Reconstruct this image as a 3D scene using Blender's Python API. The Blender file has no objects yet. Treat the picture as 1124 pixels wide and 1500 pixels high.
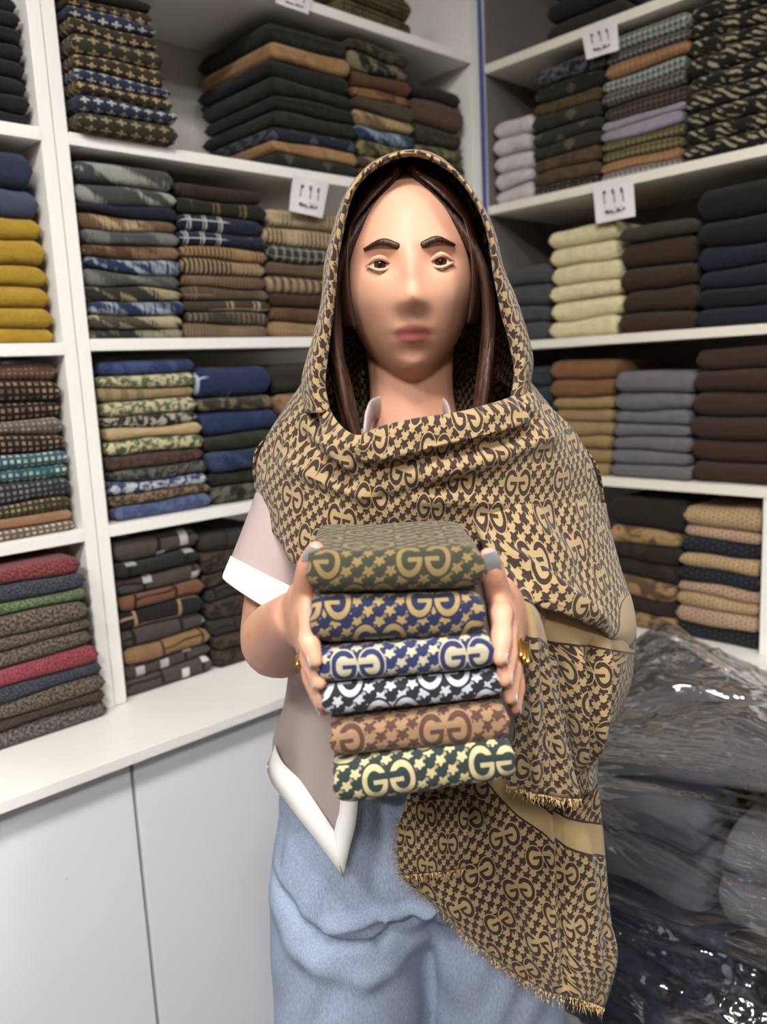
import bpy, bmesh, math, random
import numpy as np
from mathutils import Vector, Matrix, noise as mnoise

# ------------------------------------------------------------------ camera
FPX, PITCH, ROLL = 1222.8, 0.1667, -0.0479
CAM_H = 1.41
scene = bpy.context.scene
COL = scene.collection
_F = Vector((0, math.cos(PITCH), -math.sin(PITCH)))
_R0 = Vector((1, 0, 0)); _U0 = _R0.cross(_F)
_R = _R0 * math.cos(ROLL) + _U0 * math.sin(ROLL)
_U = -_R0 * math.sin(ROLL) + _U0 * math.cos(ROLL)
cam_data = bpy.data.cameras.new('camera')
cam = bpy.data.objects.new('camera', cam_data)
COL.objects.link(cam)
cam.matrix_world = Matrix(((_R.x, _U.x, -_F.x, 0), (_R.y, _U.y, -_F.y, 0), (_R.z, _U.z, -_F.z, CAM_H), (0, 0, 0, 1)))
cam_data.sensor_fit = 'HORIZONTAL'
cam_data.sensor_width = 36.0
cam_data.lens = FPX / 1124 * 36.0
cam_data.clip_start = 0.02
cam_data.dof.use_dof = True
cam_data.dof.focus_distance = 0.87
cam_data.dof.aperture_fstop = 5.6
scene.camera = cam

# ------------------------------------------------------------------ world and exposure
world = bpy.data.worlds.new('world')
scene.world = world
world.use_nodes = True
world.node_tree.nodes['Background'].inputs[0].default_value = (0.9, 0.95, 1.0, 1)
world.node_tree.nodes['Background'].inputs[1].default_value = 0.3
scene.view_settings.view_transform = 'Standard'
scene.view_settings.look = 'None'
scene.view_settings.gamma = 1.0
scene.view_settings.use_curve_mapping = False
scene.view_settings.exposure = 0.0
LAMP_STRENGTH = 136.0
scene.cycles.max_bounces = 7
scene.cycles.transparent_max_bounces = 12
scene.cycles.sample_clamp_indirect = 4.0
scene.cycles.use_denoising = True

# ------------------------------------------------------------------ room frame: two shelf fronts meeting in a corner
AZ = 0.8209
CX, CY = 0.2824, 2.151
DL = Vector((-math.sin(AZ), -math.cos(AZ), 0))     # along the first wall away from the corner
DR = Vector((math.cos(AZ), -math.sin(AZ), 0))      # along the second wall away from the corner
CORNER = Vector((CX, CY, 0))
Z_O, Z_A, Z_B, Z_C, Z_K = 2.1386, 1.8162, 1.4873, 1.1671, 0.84
Z_KR = 0.797
R_OFF = -0.021
CEIL = 2.85


def ray(px, py):
    return _F + _R * ((px - 562) / FPX) - _U * ((py - 750) / FPX)


def at(px, py, Y):
    """the point of the vertical plane at distance Y that a place in the photograph belongs to"""
    d = ray(px, py)
    return d * (Y / d.y) + Vector((0, 0, CAM_H))


def wall_pt(wall, s, o, z):
    d, n = (DL, DR) if wall == 'L' else (DR, DL)
    return CORNER + d * s + n * o + Vector((0, 0, z))


def on_wall(wall, px, py, o=0.0):
    d, n = (DL, DR) if wall == 'L' else (DR, DL)
    q = ray(px, py)
    c = CORNER + n * o
    t = c.dot(n) / q.dot(n)
    p = q * t
    return (p - c).dot(d), p.z + CAM_H


def on_level(px, py, z):
    q = ray(px, py)
    t = (z - CAM_H) / q.z
    return q * t + Vector((0, 0, CAM_H))


WALL_ROT = {'L': math.pi / 2 - AZ, 'R': -AZ}

# ------------------------------------------------------------------ helpers: objects


def lin(c):
    return tuple(((v / 255) / 12.92 if v / 255 <= .04045 else ((v / 255 + .055) / 1.055) ** 2.4) for v in c)


def tag(o, label=None, cat=None, group=None, kind=None):
    if label: o['label'] = label
    if cat: o['category'] = cat
    if group: o['group'] = group
    if kind: o['kind'] = kind
    return o


def link(name, me, mat=None, parent=None, smooth=False):
    o = bpy.data.objects.new(name, me)
    COL.objects.link(o)
    if mat is not None:
        me.materials.clear()
        me.materials.append(mat)
    if smooth:
        me.polygons.foreach_set('use_smooth', [True] * len(me.polygons))
    if parent is not None:
        o.parent = parent
    return o


def empty(name, loc=(0, 0, 0), rz=0.0):
    o = bpy.data.objects.new(name, None)
    o.empty_display_size = .05
    COL.objects.link(o)
    o.location = loc
    o.rotation_euler = (0, 0, rz)
    return o


def mesh_from(verts, faces, name='mesh', uvs=None):
    me = bpy.data.meshes.new(name)
    me.from_pydata([tuple(v) for v in verts], [], faces)
    if uvs is not None:
        lay = me.uv_layers.new(name='UVMap')
        idx = np.zeros(len(me.loops), dtype=np.int32)
        me.loops.foreach_get('vertex_index', idx)
        lay.data.foreach_set('uv', np.asarray(uvs, dtype=np.float32)[idx].ravel())
    me.update()
    return me


def box_mesh(x0, x1, y0, y1, z0, z1, bevel=0.0015):
    bm = bmesh.new()
    vs = [bm.verts.new((x, y, z)) for x in (x0, x1) for y in (y0, y1) for z in (z0, z1)]
    for f in ((0, 1, 3, 2), (4, 6, 7, 5), (0, 4, 5, 1), (2, 3, 7, 6), (0, 2, 6, 4), (1, 5, 7, 3)):
        bm.faces.new([vs[i] for i in f])
    bmesh.ops.recalc_face_normals(bm, faces=bm.faces)
    if bevel:
        bmesh.ops.bevel(bm, geom=bm.edges[:], offset=bevel, segments=2, affect='EDGES', profile=.7)
    me = bpy.data.meshes.new('box')
    bm.to_mesh(me); bm.free()
    return me


def tube_data(pts, radii, n=14, ref=(0, 0, 1), sub=4, cap=True):
    """a tapering tube: radii are r or (ra, rb), ra along the ref vector made square to the path"""
    P = np.array([tuple(p) for p in pts], float)
    R = np.array([(r, r) if not hasattr(r, '__len__') else tuple(r) for r in radii], float)
    if sub > 1 and len(P) > 2:
        P, R = spline(P, sub), np.abs(spline(R, sub))
    elif sub > 1:
        t = np.linspace(0, 1, sub + 1)[:, None]
        P = P[0] * (1 - t) + P[1] * t; R = R[0] * (1 - t) + R[1] * t
    if cap:  # rounded ends
        def endcap(p0, p1, r0):
            d = p0 - p1; d /= max(1e-9, np.linalg.norm(d)); rr = min(r0)
            return [(p0 + d * rr * math.sin(a), r0 * math.cos(a)) for a in (.5, .95, 1.3)]
        a = endcap(P[0], P[1], R[0]); b = endcap(P[-1], P[-2], R[-1])
        P = np.vstack([[x[0] for x in a[::-1]], P, [x[0] for x in b]])
        R = np.vstack([[x[1] for x in a[::-1]], R, [x[1] for x in b]])
    m = len(P)
    T = np.gradient(P, axis=0); T /= np.linalg.norm(T, axis=1)[:, None] + 1e-12
    rf = np.array(ref, float)
    V = []; ang = np.arange(n) * 2 * math.pi / n
    prev = None
    for k in range(m):
        a = rf - T[k] * (rf @ T[k])
        if np.linalg.norm(a) < .05 and prev is not None:
            a = prev - T[k] * (prev @ T[k])
        a /= np.linalg.norm(a) + 1e-12
        prev = a
        b = np.cross(T[k], a)
        V.append(P[k] + np.outer(np.cos(ang), a) * R[k, 0] + np.outer(np.sin(ang), b) * R[k, 1])
    V = np.vstack(V)
    F = [(k * n + i, k * n + (i + 1) % n, (k + 1) * n + (i + 1) % n, (k + 1) * n + i) for k in range(m - 1) for i in range(n)]
    F.append(tuple(range(n - 1, -1, -1))); F.append(tuple((m - 1) * n + i for i in range(n)))
    return V, F


def spline(P, sub):
    """Catmull-Rom through the rows of P"""
    P = np.asarray(P, float)
    Q = np.concatenate([[2 * P[0] - P[1]], P, [2 * P[-1] - P[-2]]])
    out = []
    for i in range(len(P) - 1):
        p0, p1, p2, p3 = Q[i], Q[i + 1], Q[i + 2], Q[i + 3]
        for t in np.arange(sub) / sub:
            out.append(.5 * (2 * p1 + (p2 - p0) * t + (2 * p0 - 5 * p1 + 4 * p2 - p3) * t * t + (3 * p1 - p0 - 3 * p2 + p3) * t ** 3))
    out.append(P[-1])
    return np.array(out)


def surf(C, sr, sc):
    """bicubic surface through a control grid (rows, cols, k)"""
    A = spline(C, sr)
    return np.swapaxes(spline(np.swapaxes(A, 0, 1), sc), 0, 1)


class Bag:
    """collects pieces of one mesh"""
    def __init__(self): self.V = []; self.F = []; self.n = 0

    def add(self, V, F):
        self.V.append(np.asarray(V, float)); self.F += [tuple(i + self.n for i in f) for f in F]; self.n += len(V)
        return self

    def tube(self, *a, **k): return self.add(*tube_data(*a, **k))

    def mesh(self, name='mesh'): return mesh_from(np.vstack(self.V), self.F, name)


def remeshed(me, voxel, smooth_iter=6, factor=.5):
    o = bpy.data.objects.new('tmp', me)
    COL.objects.link(o)
    m = o.modifiers.new('r', 'REMESH'); m.mode = 'VOXEL'; m.voxel_size = voxel
    s = o.modifiers.new('s', 'SMOOTH'); s.iterations = smooth_iter; s.factor = factor
    dg = bpy.context.evaluated_depsgraph_get(); dg.update()
    out = bpy.data.meshes.new_from_object(o.evaluated_get(dg))
    bpy.data.objects.remove(o)
    return out


def co_of(me):
    a = np.zeros(len(me.vertices) * 3, dtype=np.float32); me.vertices.foreach_get('co', a); return a.reshape(-1, 3).astype(float)


def set_co(me, a):
    me.vertices.foreach_set('co', np.asarray(a, dtype=np.float32).ravel()); me.update()


def normals_of(me):
    a = np.zeros(len(me.vertices) * 3, dtype=np.float32); me.vertices.foreach_get('normal', a); return a.reshape(-1, 3).astype(float)


# ------------------------------------------------------------------ helpers: materials
class S:
    """a socket with arithmetic"""
    nt = None

    def __init__(self, s): self.s = s


def _m(op, *a):
    n = S.nt.nodes.new('ShaderNodeMath'); n.operation = op
    for i, v in enumerate(a):
        if isinstance(v, S): S.nt.links.new(v.s, n.inputs[i])
        else: n.inputs[i].default_value = v
    return S(n.outputs[0])


S.__add__ = lambda a, b: _m('ADD', a, b); S.__radd__ = lambda a, b: _m('ADD', b, a)
S.__sub__ = lambda a, b: _m('SUBTRACT', a, b); S.__rsub__ = lambda a, b: _m('SUBTRACT', b, a)
S.__mul__ = lambda a, b: _m('MULTIPLY', a, b); S.__rmul__ = lambda a, b: _m('MULTIPLY', b, a)
S.__truediv__ = lambda a, b: _m('DIVIDE', a, b)
S.__lt__ = lambda a, b: _m('LESS_THAN', a, b); S.__gt__ = lambda a, b: _m('GREATER_THAN', a, b)
def _abs(a): return _m('ABSOLUTE', a)
def _fl(a): return _m('FLOOR', a)
def _fr(a): return _m('FRACT', a)
def _mod(a, b): return _m('FLOORED_MODULO', a, b)
def _max(a, b): return _m('MAXIMUM', a, b)
def _min(a, b): return _m('MINIMUM', a, b)
def _sqrt(a): return _m('SQRT', a)
def _sin(a): return _m('SINE', a)


def ramp01(a, lo, hi):
    n = S.nt.nodes.new('ShaderNodeMapRange'); n.clamp = True
    S.nt.links.new(a.s, n.inputs[0]); n.inputs[1].default_value = lo; n.inputs[2].default_value = hi
    return S(n.outputs[0])


def mixc(f, a, b):
    n = S.nt.nodes.new('ShaderNodeMix'); n.data_type = 'RGBA'; n.clamp_factor = True
    if isinstance(f, S): S.nt.links.new(f.s, n.inputs[0])
    else: n.inputs[0].default_value = f
    for i, v in ((6, a), (7, b)):
        if isinstance(v, S): S.nt.links.new(v.s, n.inputs[i])
        else: n.inputs[i].default_value = (*v, 1)
    return S(n.outputs[2])


def scale_col(c, f):
    n = S.nt.nodes.new('ShaderNodeVectorMath'); n.operation = 'SCALE'
    if isinstance(c, S): S.nt.links.new(c.s, n.inputs[0])
    else: n.inputs[0].default_value = c
    S.nt.links.new(f.s, n.inputs['Scale'])
    return S(n.outputs[0])


def combine(x, y, z=0.0):
    n = S.nt.nodes.new('ShaderNodeCombineXYZ')
    for i, v in enumerate((x, y, z)):
        if isinstance(v, S): S.nt.links.new(v.s, n.inputs[i])
        else: n.inputs[i].default_value = v
    return S(n.outputs[0])


def noise_at(vec, scale, detail=3.0, rough=.5, dist=0.0):
    n = S.nt.nodes.new('ShaderNodeTexNoise'); n.inputs['Scale'].default_value = scale
    n.inputs['Detail'].default_value = detail; n.inputs['Roughness'].default_value = rough; n.inputs['Distortion'].default_value = dist
    if vec is not None: S.nt.links.new(vec.s, n.inputs['Vector'])
    return S(n.outputs['Fac'])


def new_mat(name, rough=.8, spec=.3):
    m = bpy.data.materials.new(name); m.use_nodes = True
    S.nt = m.node_tree
    b = m.node_tree.nodes['Principled BSDF']
    b.inputs['Roughness'].default_value = rough
    b.inputs['Specular IOR Level'].default_value = spec
    return m, b


def uv_coords(layer='UVMap', jitter=True):
    n = S.nt.nodes.new('ShaderNodeUVMap'); n.uv_map = layer
    sp = S.nt.nodes.new('ShaderNodeSeparateXYZ'); S.nt.links.new(n.outputs[0], sp.inputs[0])
    u, v = S(sp.outputs[0]), S(sp.outputs[1])
    if jitter:
        oi = S.nt.nodes.new('ShaderNodeObjectInfo')
        r = S(oi.outputs['Random'])
        u = u + r * 0.83; v = v + r * 0.41
    return u, v


def obj_coords():
    n = S.nt.nodes.new('ShaderNodeTexCoord'); return S(n.outputs['Object'])


def bump_into(b, h, strength=.3, dist=.002):
    n = S.nt.nodes.new('ShaderNodeBump'); n.inputs['Strength'].default_value = strength; n.inputs['Distance'].default_value = dist
    S.nt.links.new(h.s, n.inputs['Height']); S.nt.links.new(n.outputs[0], b.inputs['Normal'])


def set_col(b, c):
    if isinstance(c, S): S.nt.links.new(c.s, b.inputs['Base Color'])
    else: b.inputs['Base Color'].default_value = (*c, 1)


def paint(name, c, rough=.5, var=.04, scale=6, wear=None):
    """painted surface; wear = (colour, threshold, scale) for chips and scuffs"""
    m, b = new_mat(name, rough, .4)
    n = noise_at(obj_coords(), scale, 4, .6)
    col = scale_col(lin(c), ramp01(n, .2, .8) * (2 * var) + (1 - var))
    if wear:
        k = ramp01(noise_at(obj_coords(), wear[2], 5, .62, .4), wear[1], wear[1] + .04)
        col = mixc(k * .75, col, lin(wear[0]))
    set_col(b, col)
    return m


_MATS = {}


def cloth(kind, c1, c2=None, c3=None, size=.012, fuzz=.5):
    """knitted or woven cloth with its pattern in metres of cloth"""
    key = (kind, c1, c2, c3, size, fuzz)
    if key in _MATS: return _MATS[key]
    m, b = new_mat('cloth_' + kind, .92, .12)
    def tone_(c):      # cloth soaks up more light than its picture colour suggests
        r = lin(c); g = sum(r) / 3
        return tuple((v * .88 + g * .12) * (.62 + .30 * min(1, g / .5)) for v in r)
    a, bb, cc = tone_(c1), tone_(c2 or c1), tone_(c3 or c2 or c1)
    u, v = uv_coords()
    P = combine(u, v)
    if kind == 'plain':
        col = a
    elif kind == 'check':
        s = _mod(_fl(u / size), 2.0) + _mod(_fl(v / size), 2.0)
        st = _fr((u + v) / size) < .5
        mixed = _abs(s - 1.0) < .5
        col = mixc(_min((s < .5) + mixed * st, 1.0), a, bb)
    elif kind == 'dots':
        du, dv = _abs(_fr(u / size) - .5), _abs(_fr(v / size) - .5)
        w = noise_at(P, 45, 2)
        k = (_max(du, dv) < .27) * ramp01(w, .3, .55)
        col = mixc(k, a, bb)
    elif kind == 'fleck':
        n = noise_at(P, 2.8 / size, 4, .75)
        col = mixc(ramp01(n, .45, .57), a, bb)
    elif kind == 'stripe':
        n = noise_at(P, 9, 2)
        k = (_fr(u / size) < .5) * ramp01(n, .38, .5)
        col = mixc(k, a, bb)
    elif kind == 'ikat':
        w = combine(u * 9.0, v * 26.0 + u * 14.0)
        n = noise_at(w, 1.0, 2); f = noise_at(combine(u * 260.0, v * 16.0 + u * 60.0), 1.0, 2)
        col = mixc(ramp01(n + (f - .5) * .35, .47, .56), a, bb)
        if c3: col = mixc(ramp01(noise_at(w, .6, 1), .55, .62), col, cc)
    elif kind == 'camo':
        n = noise_at(P, .9 / size, 5, .65, .6)
        col = mixc(ramp01(n, .48, .53), a, bb)
        if c3: col = mixc(ramp01(noise_at(P, .55 / size, 4, .6), .54, .58), col, cc)
    elif kind == 'plaid':
        k1 = (_fr(u / size) < .09) + (_fr(u / size + .16) < .05)
        k2 = _fr(v / (size * .8)) < .07
        w = ramp01(noise_at(P, 7, 1), .42, .5)
        col = mixc(_min(k1 + k2, 1.0) * w, a, bb)
        if c3: col = mixc(_fr(u / (size * 2.2)) < .4, col, cc)
    elif kind == 'bold':
        wob = (noise_at(P, 18, 2) - .5) * .02
        x, y = u + wob, v + wob
        k = _max(_fr(x / size) < .07, _fr(y / (size * .62) + _fl(x / size) * .37) < .09)
        col = mixc(k, a, bb)
        if c3:
            q = (noise_at(combine(_fl(u / (size * .5)), _fl(v / .02)), 3.7, 0) > .56) * ((_fr(u / (size * .5)) < .35))
            col = mixc(q, col, cc)
    elif kind == 'zebra':
        w = noise_at(P, 14, 3)
        s = _sin((v * .55 + u * .35) * 760.0 + w * 18.0)
        k = ramp01(s, -.05, .3) * ramp01(noise_at(combine(u * 30.0, v * 55.0), 1.0, 3), .48, .54)
        col = mixc(k, a, bb)
    elif kind == 'chain':
        fx, fy = _fr(u / (size * .66)) - .5, _fr(v / (size * .46)) - .5
        block = (_abs(fx) < .33) * (_abs(fy) < .30)
        ex, ey = _abs(fx) - .5, _abs(fy) - .5
        dot = _max(_sqrt(ex * ex + fy * fy * .6) < .15, _sqrt(fx * fx + ey * ey * .6) < .15)
        bead = _sqrt(ex * ex + ey * ey) < .10
        ring = (_max(_abs(fx), _abs(fy)) > .41)
        col = mixc(_max(block, _max(dot, (1.0 - ring))) * (1.0 - bead), bb, a)
    elif kind == 'star':
        fx, fy = _fr(u / size) - .5, _fr(v / size + .5 * _mod(_fl(u / size), 2.0)) - .5
        k = (_abs(fx) + _abs(fy)) < .26
        col = mixc(k, a, bb)
    tone = noise_at(P, 45, 4, .65) * .5 + noise_at(P, 900, 2, .7) * fuzz
    col = scale_col(col, tone * 1.3 + (1 - 1.3 * (.25 + .5 * fuzz)))
    set_col(b, col)
    bump_into(b, noise_at(P, 700, 3, .7) * .8 + noise_at(P, 70, 3) * 1.6, .8, .003)
    b.inputs['Sheen Weight'].default_value = .08
    b.inputs['Sheen Roughness'].default_value = .5
    _MATS[key] = m
    return m


def monogram(name, dark, light, g_light=False, band=None, jitter=True, scale=1.0, ground=False, big=.345):
    """woven star check with staggered pairs of facing letters"""
    m, b = new_mat(name, .85, .15)
    cd, cl = lin(dark), lin(light)
    u, v = uv_coords(jitter=jitter)
    u, v = u / scale, v / scale
    P = combine(u, v)
    wob = (noise_at(P, 420, 2) - .5) * .0016
    u1, v1 = u + wob, v + wob
    St = .0155
    fx, fy = _fr((u1 + v1) / St) - .5, _fr((u1 - v1) / St) - .5
    rr = _sqrt(fx * fx + fy * fy)
    th = _m('ARCTAN2', fy, fx)
    star = rr < (_m('COSINE', th * 5.0 + .6) * .075 + big)
    dots = _sqrt((_abs(fx) - .5) * (_abs(fx) - .5) + fy * fy) < .13
    thin = _max((_abs(fx) < .035), (_abs(fy) < .035)) * (rr > .4)
    starm = _min(star + dots + thin, 1.0) if not ground else _min(star + dots * .6, 1.0)
    if ground: starm = 1.0 - starm       # light stars on a dark ground
    Px, Py = 5 * St, 2.0 * St
    row = _fl(v / Py)
    cx = (_fr(u / Px + .5 * _mod(row, 2.0)) - .5) * Px
    cy = (_fr(v / Py) - .5) * Py
    gx = _abs(cx) - .0100
    e = _sqrt((gx / .0074) * (gx / .0074) + (cy / .0108) * (cy / .0108))
    ring = _abs(e - 1.0) < .23
    gap = (gx < -.0012) * (cy > .0012) * (cy < .0062)
    bar = (_abs(cy + .0004) < .0017) * (gx < .0010) * (gx > -.0072)
    g = _min(ring * (1.0 - gap) + bar, 1.0)
    out = _abs(e - 1.0) < .36
    zone = e < 1.42
    if g_light:   # light letters with a dark outline
        k = _max(starm * (1.0 - zone), zone)
        k = k * (1.0 - g)
    else:
        k = _max(starm * (1.0 - (e < 1.36)), g)
    col = mixc(k, cl, cd)
    # yarns crossing
    tw = _sin((u + v) * 5200.0) * .5 + _sin((u - v) * 3900.0) * .3
    if band:
        n = S.nt.nodes.new('ShaderNodeUVMap'); n.uv_map = 'band'
        sp = S.nt.nodes.new('ShaderNodeSeparateXYZ'); S.nt.links.new(n.outputs[0], sp.inputs[0])
        w = S(sp.outputs[0])
        inb = (w > 0.0) * (w < 1.0)
        edge = ((w > -.1) * (w < 0.0)) + ((w > 1.0) * (w < 1.1))
        col = mixc(inb, col, lin(band)); col = mixc(edge, col, cd)
    tone = noise_at(P, 1300, 2, .6) * .5 + tw * .12 + .78
    col = scale_col(col, tone)
    set_col(b, col)
    bump_into(b, tw * .3 + noise_at(P, 800, 2), .35, .0012)
    b.inputs['Sheen Weight'].default_value = .15
    return m


WHITE = paint('white_board', (232, 230, 226), .38, .03, 6, ((150, 120, 92), .735, 14))
WHITE_OLD = paint('white_edge', (226, 220, 206), .45, .05, 11, ((140, 112, 86), .72, 16))
WALLM = paint('wall_paint', (212, 210, 206), .7, .03)
WALLD = paint('wall_paint_dark', (84, 75, 69), .7, .2)
BACKM = paint('shelf_back', (192, 187, 184), .6, .04)
BACK_SHADE = paint('shelf_back_shade', (112, 106, 104), .6, .04)  # shelf back darkened, the shade inside the second unit's bays painted in
DOORM = paint('cabinet_door', (224, 226, 232), .3, .03, 3, ((150, 150, 154), .715, 22))
FLOORM = paint('floor_tile', (84, 79, 74), .35, .1, 9)
CEILM = paint('ceiling_paint', (196, 194, 190), .8, .02)
GREYEDGE = paint('board_core', (120, 105, 90), .8, .1, 40)
BLUE = paint('blue_cable', (52, 74, 150), .5, .05)
INK = paint('ink', (70, 66, 70), .7, .1)
PAPER = paint('paper', (222, 218, 222), .8, .02)
METAL = paint('grey_metal', (90, 90, 92), .4, .05)

# ------------------------------------------------------------------ room shell
DEPTH = .30
ROOM = 3.5


def wall_box(name, wall, s0, s1, o0, o1, z0, z1, mat, parent=None, bevel=.0015):
    """a box whose sides follow a wall; mesh kept in the wall's own frame"""
    sg = -1 if wall == 'L' else 1
    x0, x1 = sorted((sg * s0, sg * s1))
    me = box_mesh(x0, x1, -o1, -o0, z0, z1, bevel)
    o = link(name, me, mat, parent)
    if parent is None:
        o.location = CORNER; o.rotation_euler = (0, 0, WALL_ROT[wall])
    return o


def room_slab(name, z0, z1, mat):
    o = wall_box(name, 'L', -DEPTH - .1, ROOM, -DEPTH - .1, ROOM, z0, z1, mat, bevel=0)
    return tag(o, kind='structure')


tag(room_slab('floor', -.05, 0, FLOORM), 'grey tiled shop floor')
tag(room_slab('ceiling', CEIL, CEIL + .05, CEILM), 'plain white shop ceiling')
tag(wall_box('wall_left', 'L', -DEPTH - .1, ROOM, -DEPTH - .1, -DEPTH - .02, 0, CEIL, WALLM, bevel=0), 'white wall behind the shelves with the wide counter', kind='structure')
tag(wall_box('wall_right', 'R', -DEPTH - .02, ROOM, -DEPTH - .1, -DEPTH - .02, 0, CEIL, WALLM, bevel=0), 'white wall behind the shelves with the bags', kind='structure')
tag(wall_box('wall_front', 'L', -DEPTH - .1, ROOM, ROOM, ROOM + .08, 0, CEIL, WALLD, bevel=0), 'plain brown wall facing the shelves', kind='structure')
tag(wall_box('wall_back', 'R', -DEPTH - .1, ROOM, ROOM, ROOM + .08, 0, CEIL, WALLD, bevel=0), 'plain brown wall opposite the bags', kind='structure')

# ------------------------------------------------------------------ ceiling lamps
m_em = bpy.data.materials.new('lamp_diffuser'); m_em.use_nodes = True
_nt = m_em.node_tree; _nt.nodes.clear()
_e = _nt.nodes.new('ShaderNodeEmission'); _e.inputs[0].default_value = (1, .975, .94, 1); _e.inputs[1].default_value = LAMP_STRENGTH
_o = _nt.nodes.new('ShaderNodeOutputMaterial'); _nt.links.new(_e.outputs[0], _o.inputs[0])
for s, r, where in ((1.85, 1.45, 'above the woman'), (2.9, 2.6, 'nearest the plain walls'), (.80, 2.0, 'above the right shelves'), (2.85, 1.3, 'above the wide counter')):
    p = wall_pt('L', s, r, CEIL)
    L = empty('ceiling_light', p, WALL_ROT['L'])
    where = {'above the woman': 'above the person in the shawl', 'above the right shelves': 'above the bagged cloth', 'above the wide counter': 'above the white counter', 'nearest the plain walls': 'added out of view as fill by the bare walls'}[where]
    tag(L, 'square white ceiling panel lamp ' + where, 'lamp', 'ceiling panel lamps')
    hw = .24 if 'bare' in where else (.11 if 'bagged' in where else .165)  # bare-wall panel is unseen, enlarged as fill for the cabinet doors
    for (x0, x1, y0, y1) in ((-hw - .02, hw + .02, -hw - .02, -hw), (-hw - .02, hw + .02, hw, hw + .02), (-hw - .02, -hw, -hw, hw), (hw, hw + .02, -hw, hw)):
        link('frame', box_mesh(x0, x1, y0, y1, -.03, 0, .001), METAL, L)
    link('diffuser', box_mesh(-hw, hw, -hw, hw, -.022, -.006, 0), m_em, L)

# ------------------------------------------------------------------ shelf units
TH = .020
S_END = 2.6
s_strip_r, _ = on_wall('L', 131, 497)
s_strip_l, _ = on_wall('L', 92, 497)
s_mid = (s_strip_l + s_strip_r) / 2

unit = empty('shelf_unit', CORNER, WALL_ROT['L'])
tag(unit, 'white wooden shelf unit with paired upright boards above the wide counter', 'shelf unit')
for (a, b, name) in ((.002, .034, 'upright'), (s_strip_r, s_mid - .0008, 'upright'), (s_mid + .0008, s_strip_l, 'upright'), (s_strip_l + .95, s_strip_l + .97, 'upright')):
    wall_box(name, 'L', a, b, -DEPTH, 0, Z_K + .001, CEIL - .01, WHITE, unit)
wall_box('back_panel', 'L', 0, s_strip_l + .97, -DEPTH - .012, -DEPTH, Z_K + .001, CEIL - .01, BACKM, unit, 0)
for z in (Z_C, Z_B, Z_A, Z_O, 2.47):
    for a, b in ((.034, s_strip_r), (s_strip_l, s_strip_l + .95)):
        dz = -.006 if (a > 1 and z == Z_B) else 0
        wall_box('shelf_board', 'L', a + .0005, b - .0005, -DEPTH, .003, z - TH + dz, z + dz, WHITE, unit)

p = on_level(196, 1103, Z_K); o_edge = (p - CORNER).dot(DR)
ct = wall_box('countertop', 'L', .13, S_END, -DEPTH, o_edge, Z_K - .018, Z_K, WHITE)
tag(ct, 'long white laminated countertop running under the shelves', 'countertop')
cab = empty('base_cabinet', CORNER, WALL_ROT['L'])
tag(cab, 'white base cabinet with scuffed plain doors beneath the countertop', 'cabinet')
p = on_wall('L', 196, 1130, o_edge - .03)
sg = p[0]
wall_box('carcass', 'L', .14, S_END, -DEPTH + .01, o_edge - .055, .08, Z_K - .0185, GREYEDGE, cab)
wall_box('plinth', 'L', .14, S_END, -DEPTH + .01, o_edge - .09, 0, .08, GREYEDGE, cab)
for a, b in ((sg - .62, sg - .0035), (sg + .0035, sg + .62), (sg + .627, sg + 1.2)):
    d = wall_box('door_panel', 'L', max(a, .145), min(b, S_END), o_edge - .0545, o_edge - .035, .085, Z_K - .022, DOORM, cab)

# second wall
unit2 = empty('shelf_unit', CORNER, WALL_ROT['R'])
tag(unit2, 'white wooden shelf unit with open bays behind the bagged cloth', 'shelf unit')
s_div, _ = on_wall('R', 1114, 900)
for a, b in ((.002, .012), (s_div, s_div + .025), (s_div + .9, s_div + .925)):
    z1 = CEIL - .01
    if a == s_div: z1 = Z_C + R_OFF - TH - .001
    wall_box('upright', 'R', a, b, -DEPTH, 0, Z_KR + .001, z1, WHITE, unit2)
wall_box('shade_panel', 'R', .0122, .015, -DEPTH, -.004, Z_KR + .001, CEIL - .01, BACK_SHADE, unit2, 0)  # added thin lining, its grey stands in for shade on the bay side
wall_box('back_panel', 'R', 0, s_div + .925, -DEPTH - .012, -DEPTH, Z_KR + .001, CEIL - .01, BACK_SHADE, unit2, 0)
for z in (Z_C, Z_B, Z_A, Z_O, 2.47):
    z += R_OFF
    wall_box('shelf_board', 'R', .0152, s_div + .8995, -DEPTH, .003, z - TH, z, WHITE_OLD, unit2)
ct2 = wall_box('countertop', 'R', .13, 2.2, -DEPTH, .11, Z_KR - .018, Z_KR, WHITE)
tag(ct2, 'white countertop behind the bagged grey cloth', 'countertop')
cab2 = empty('base_cabinet', CORNER, WALL_ROT['R'])
tag(cab2, 'white base cabinet hidden behind the plastic bags', 'cabinet')
wall_box('carcass', 'R', .14, 2.2, -DEPTH + .01, .055, .08, Z_KR - .0185, GREYEDGE, cab2)
wall_box('plinth', 'R', .14, 2.2, -DEPTH + .01, .02, 0, .08, GREYEDGE, cab2)
for a in (.145, .80, 1.46):
    wall_box('door_panel', 'R', a, a + .645, .0555, .074, .085, Z_KR - .022, DOORM, cab2)

# the blue cable down the corner upright
q = [wall_pt('R', .010 + .004 * math.sin(z * 4), .0085, z) for z in np.linspace(Z_B, CEIL - .03, 14)]
V, F = tube_data(q, [.0042] * len(q), n=8)
tag(link('cable', mesh_from(V, F), BLUE, None, True), 'thin blue cable running down the corner of the shelves', 'cable')


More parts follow.
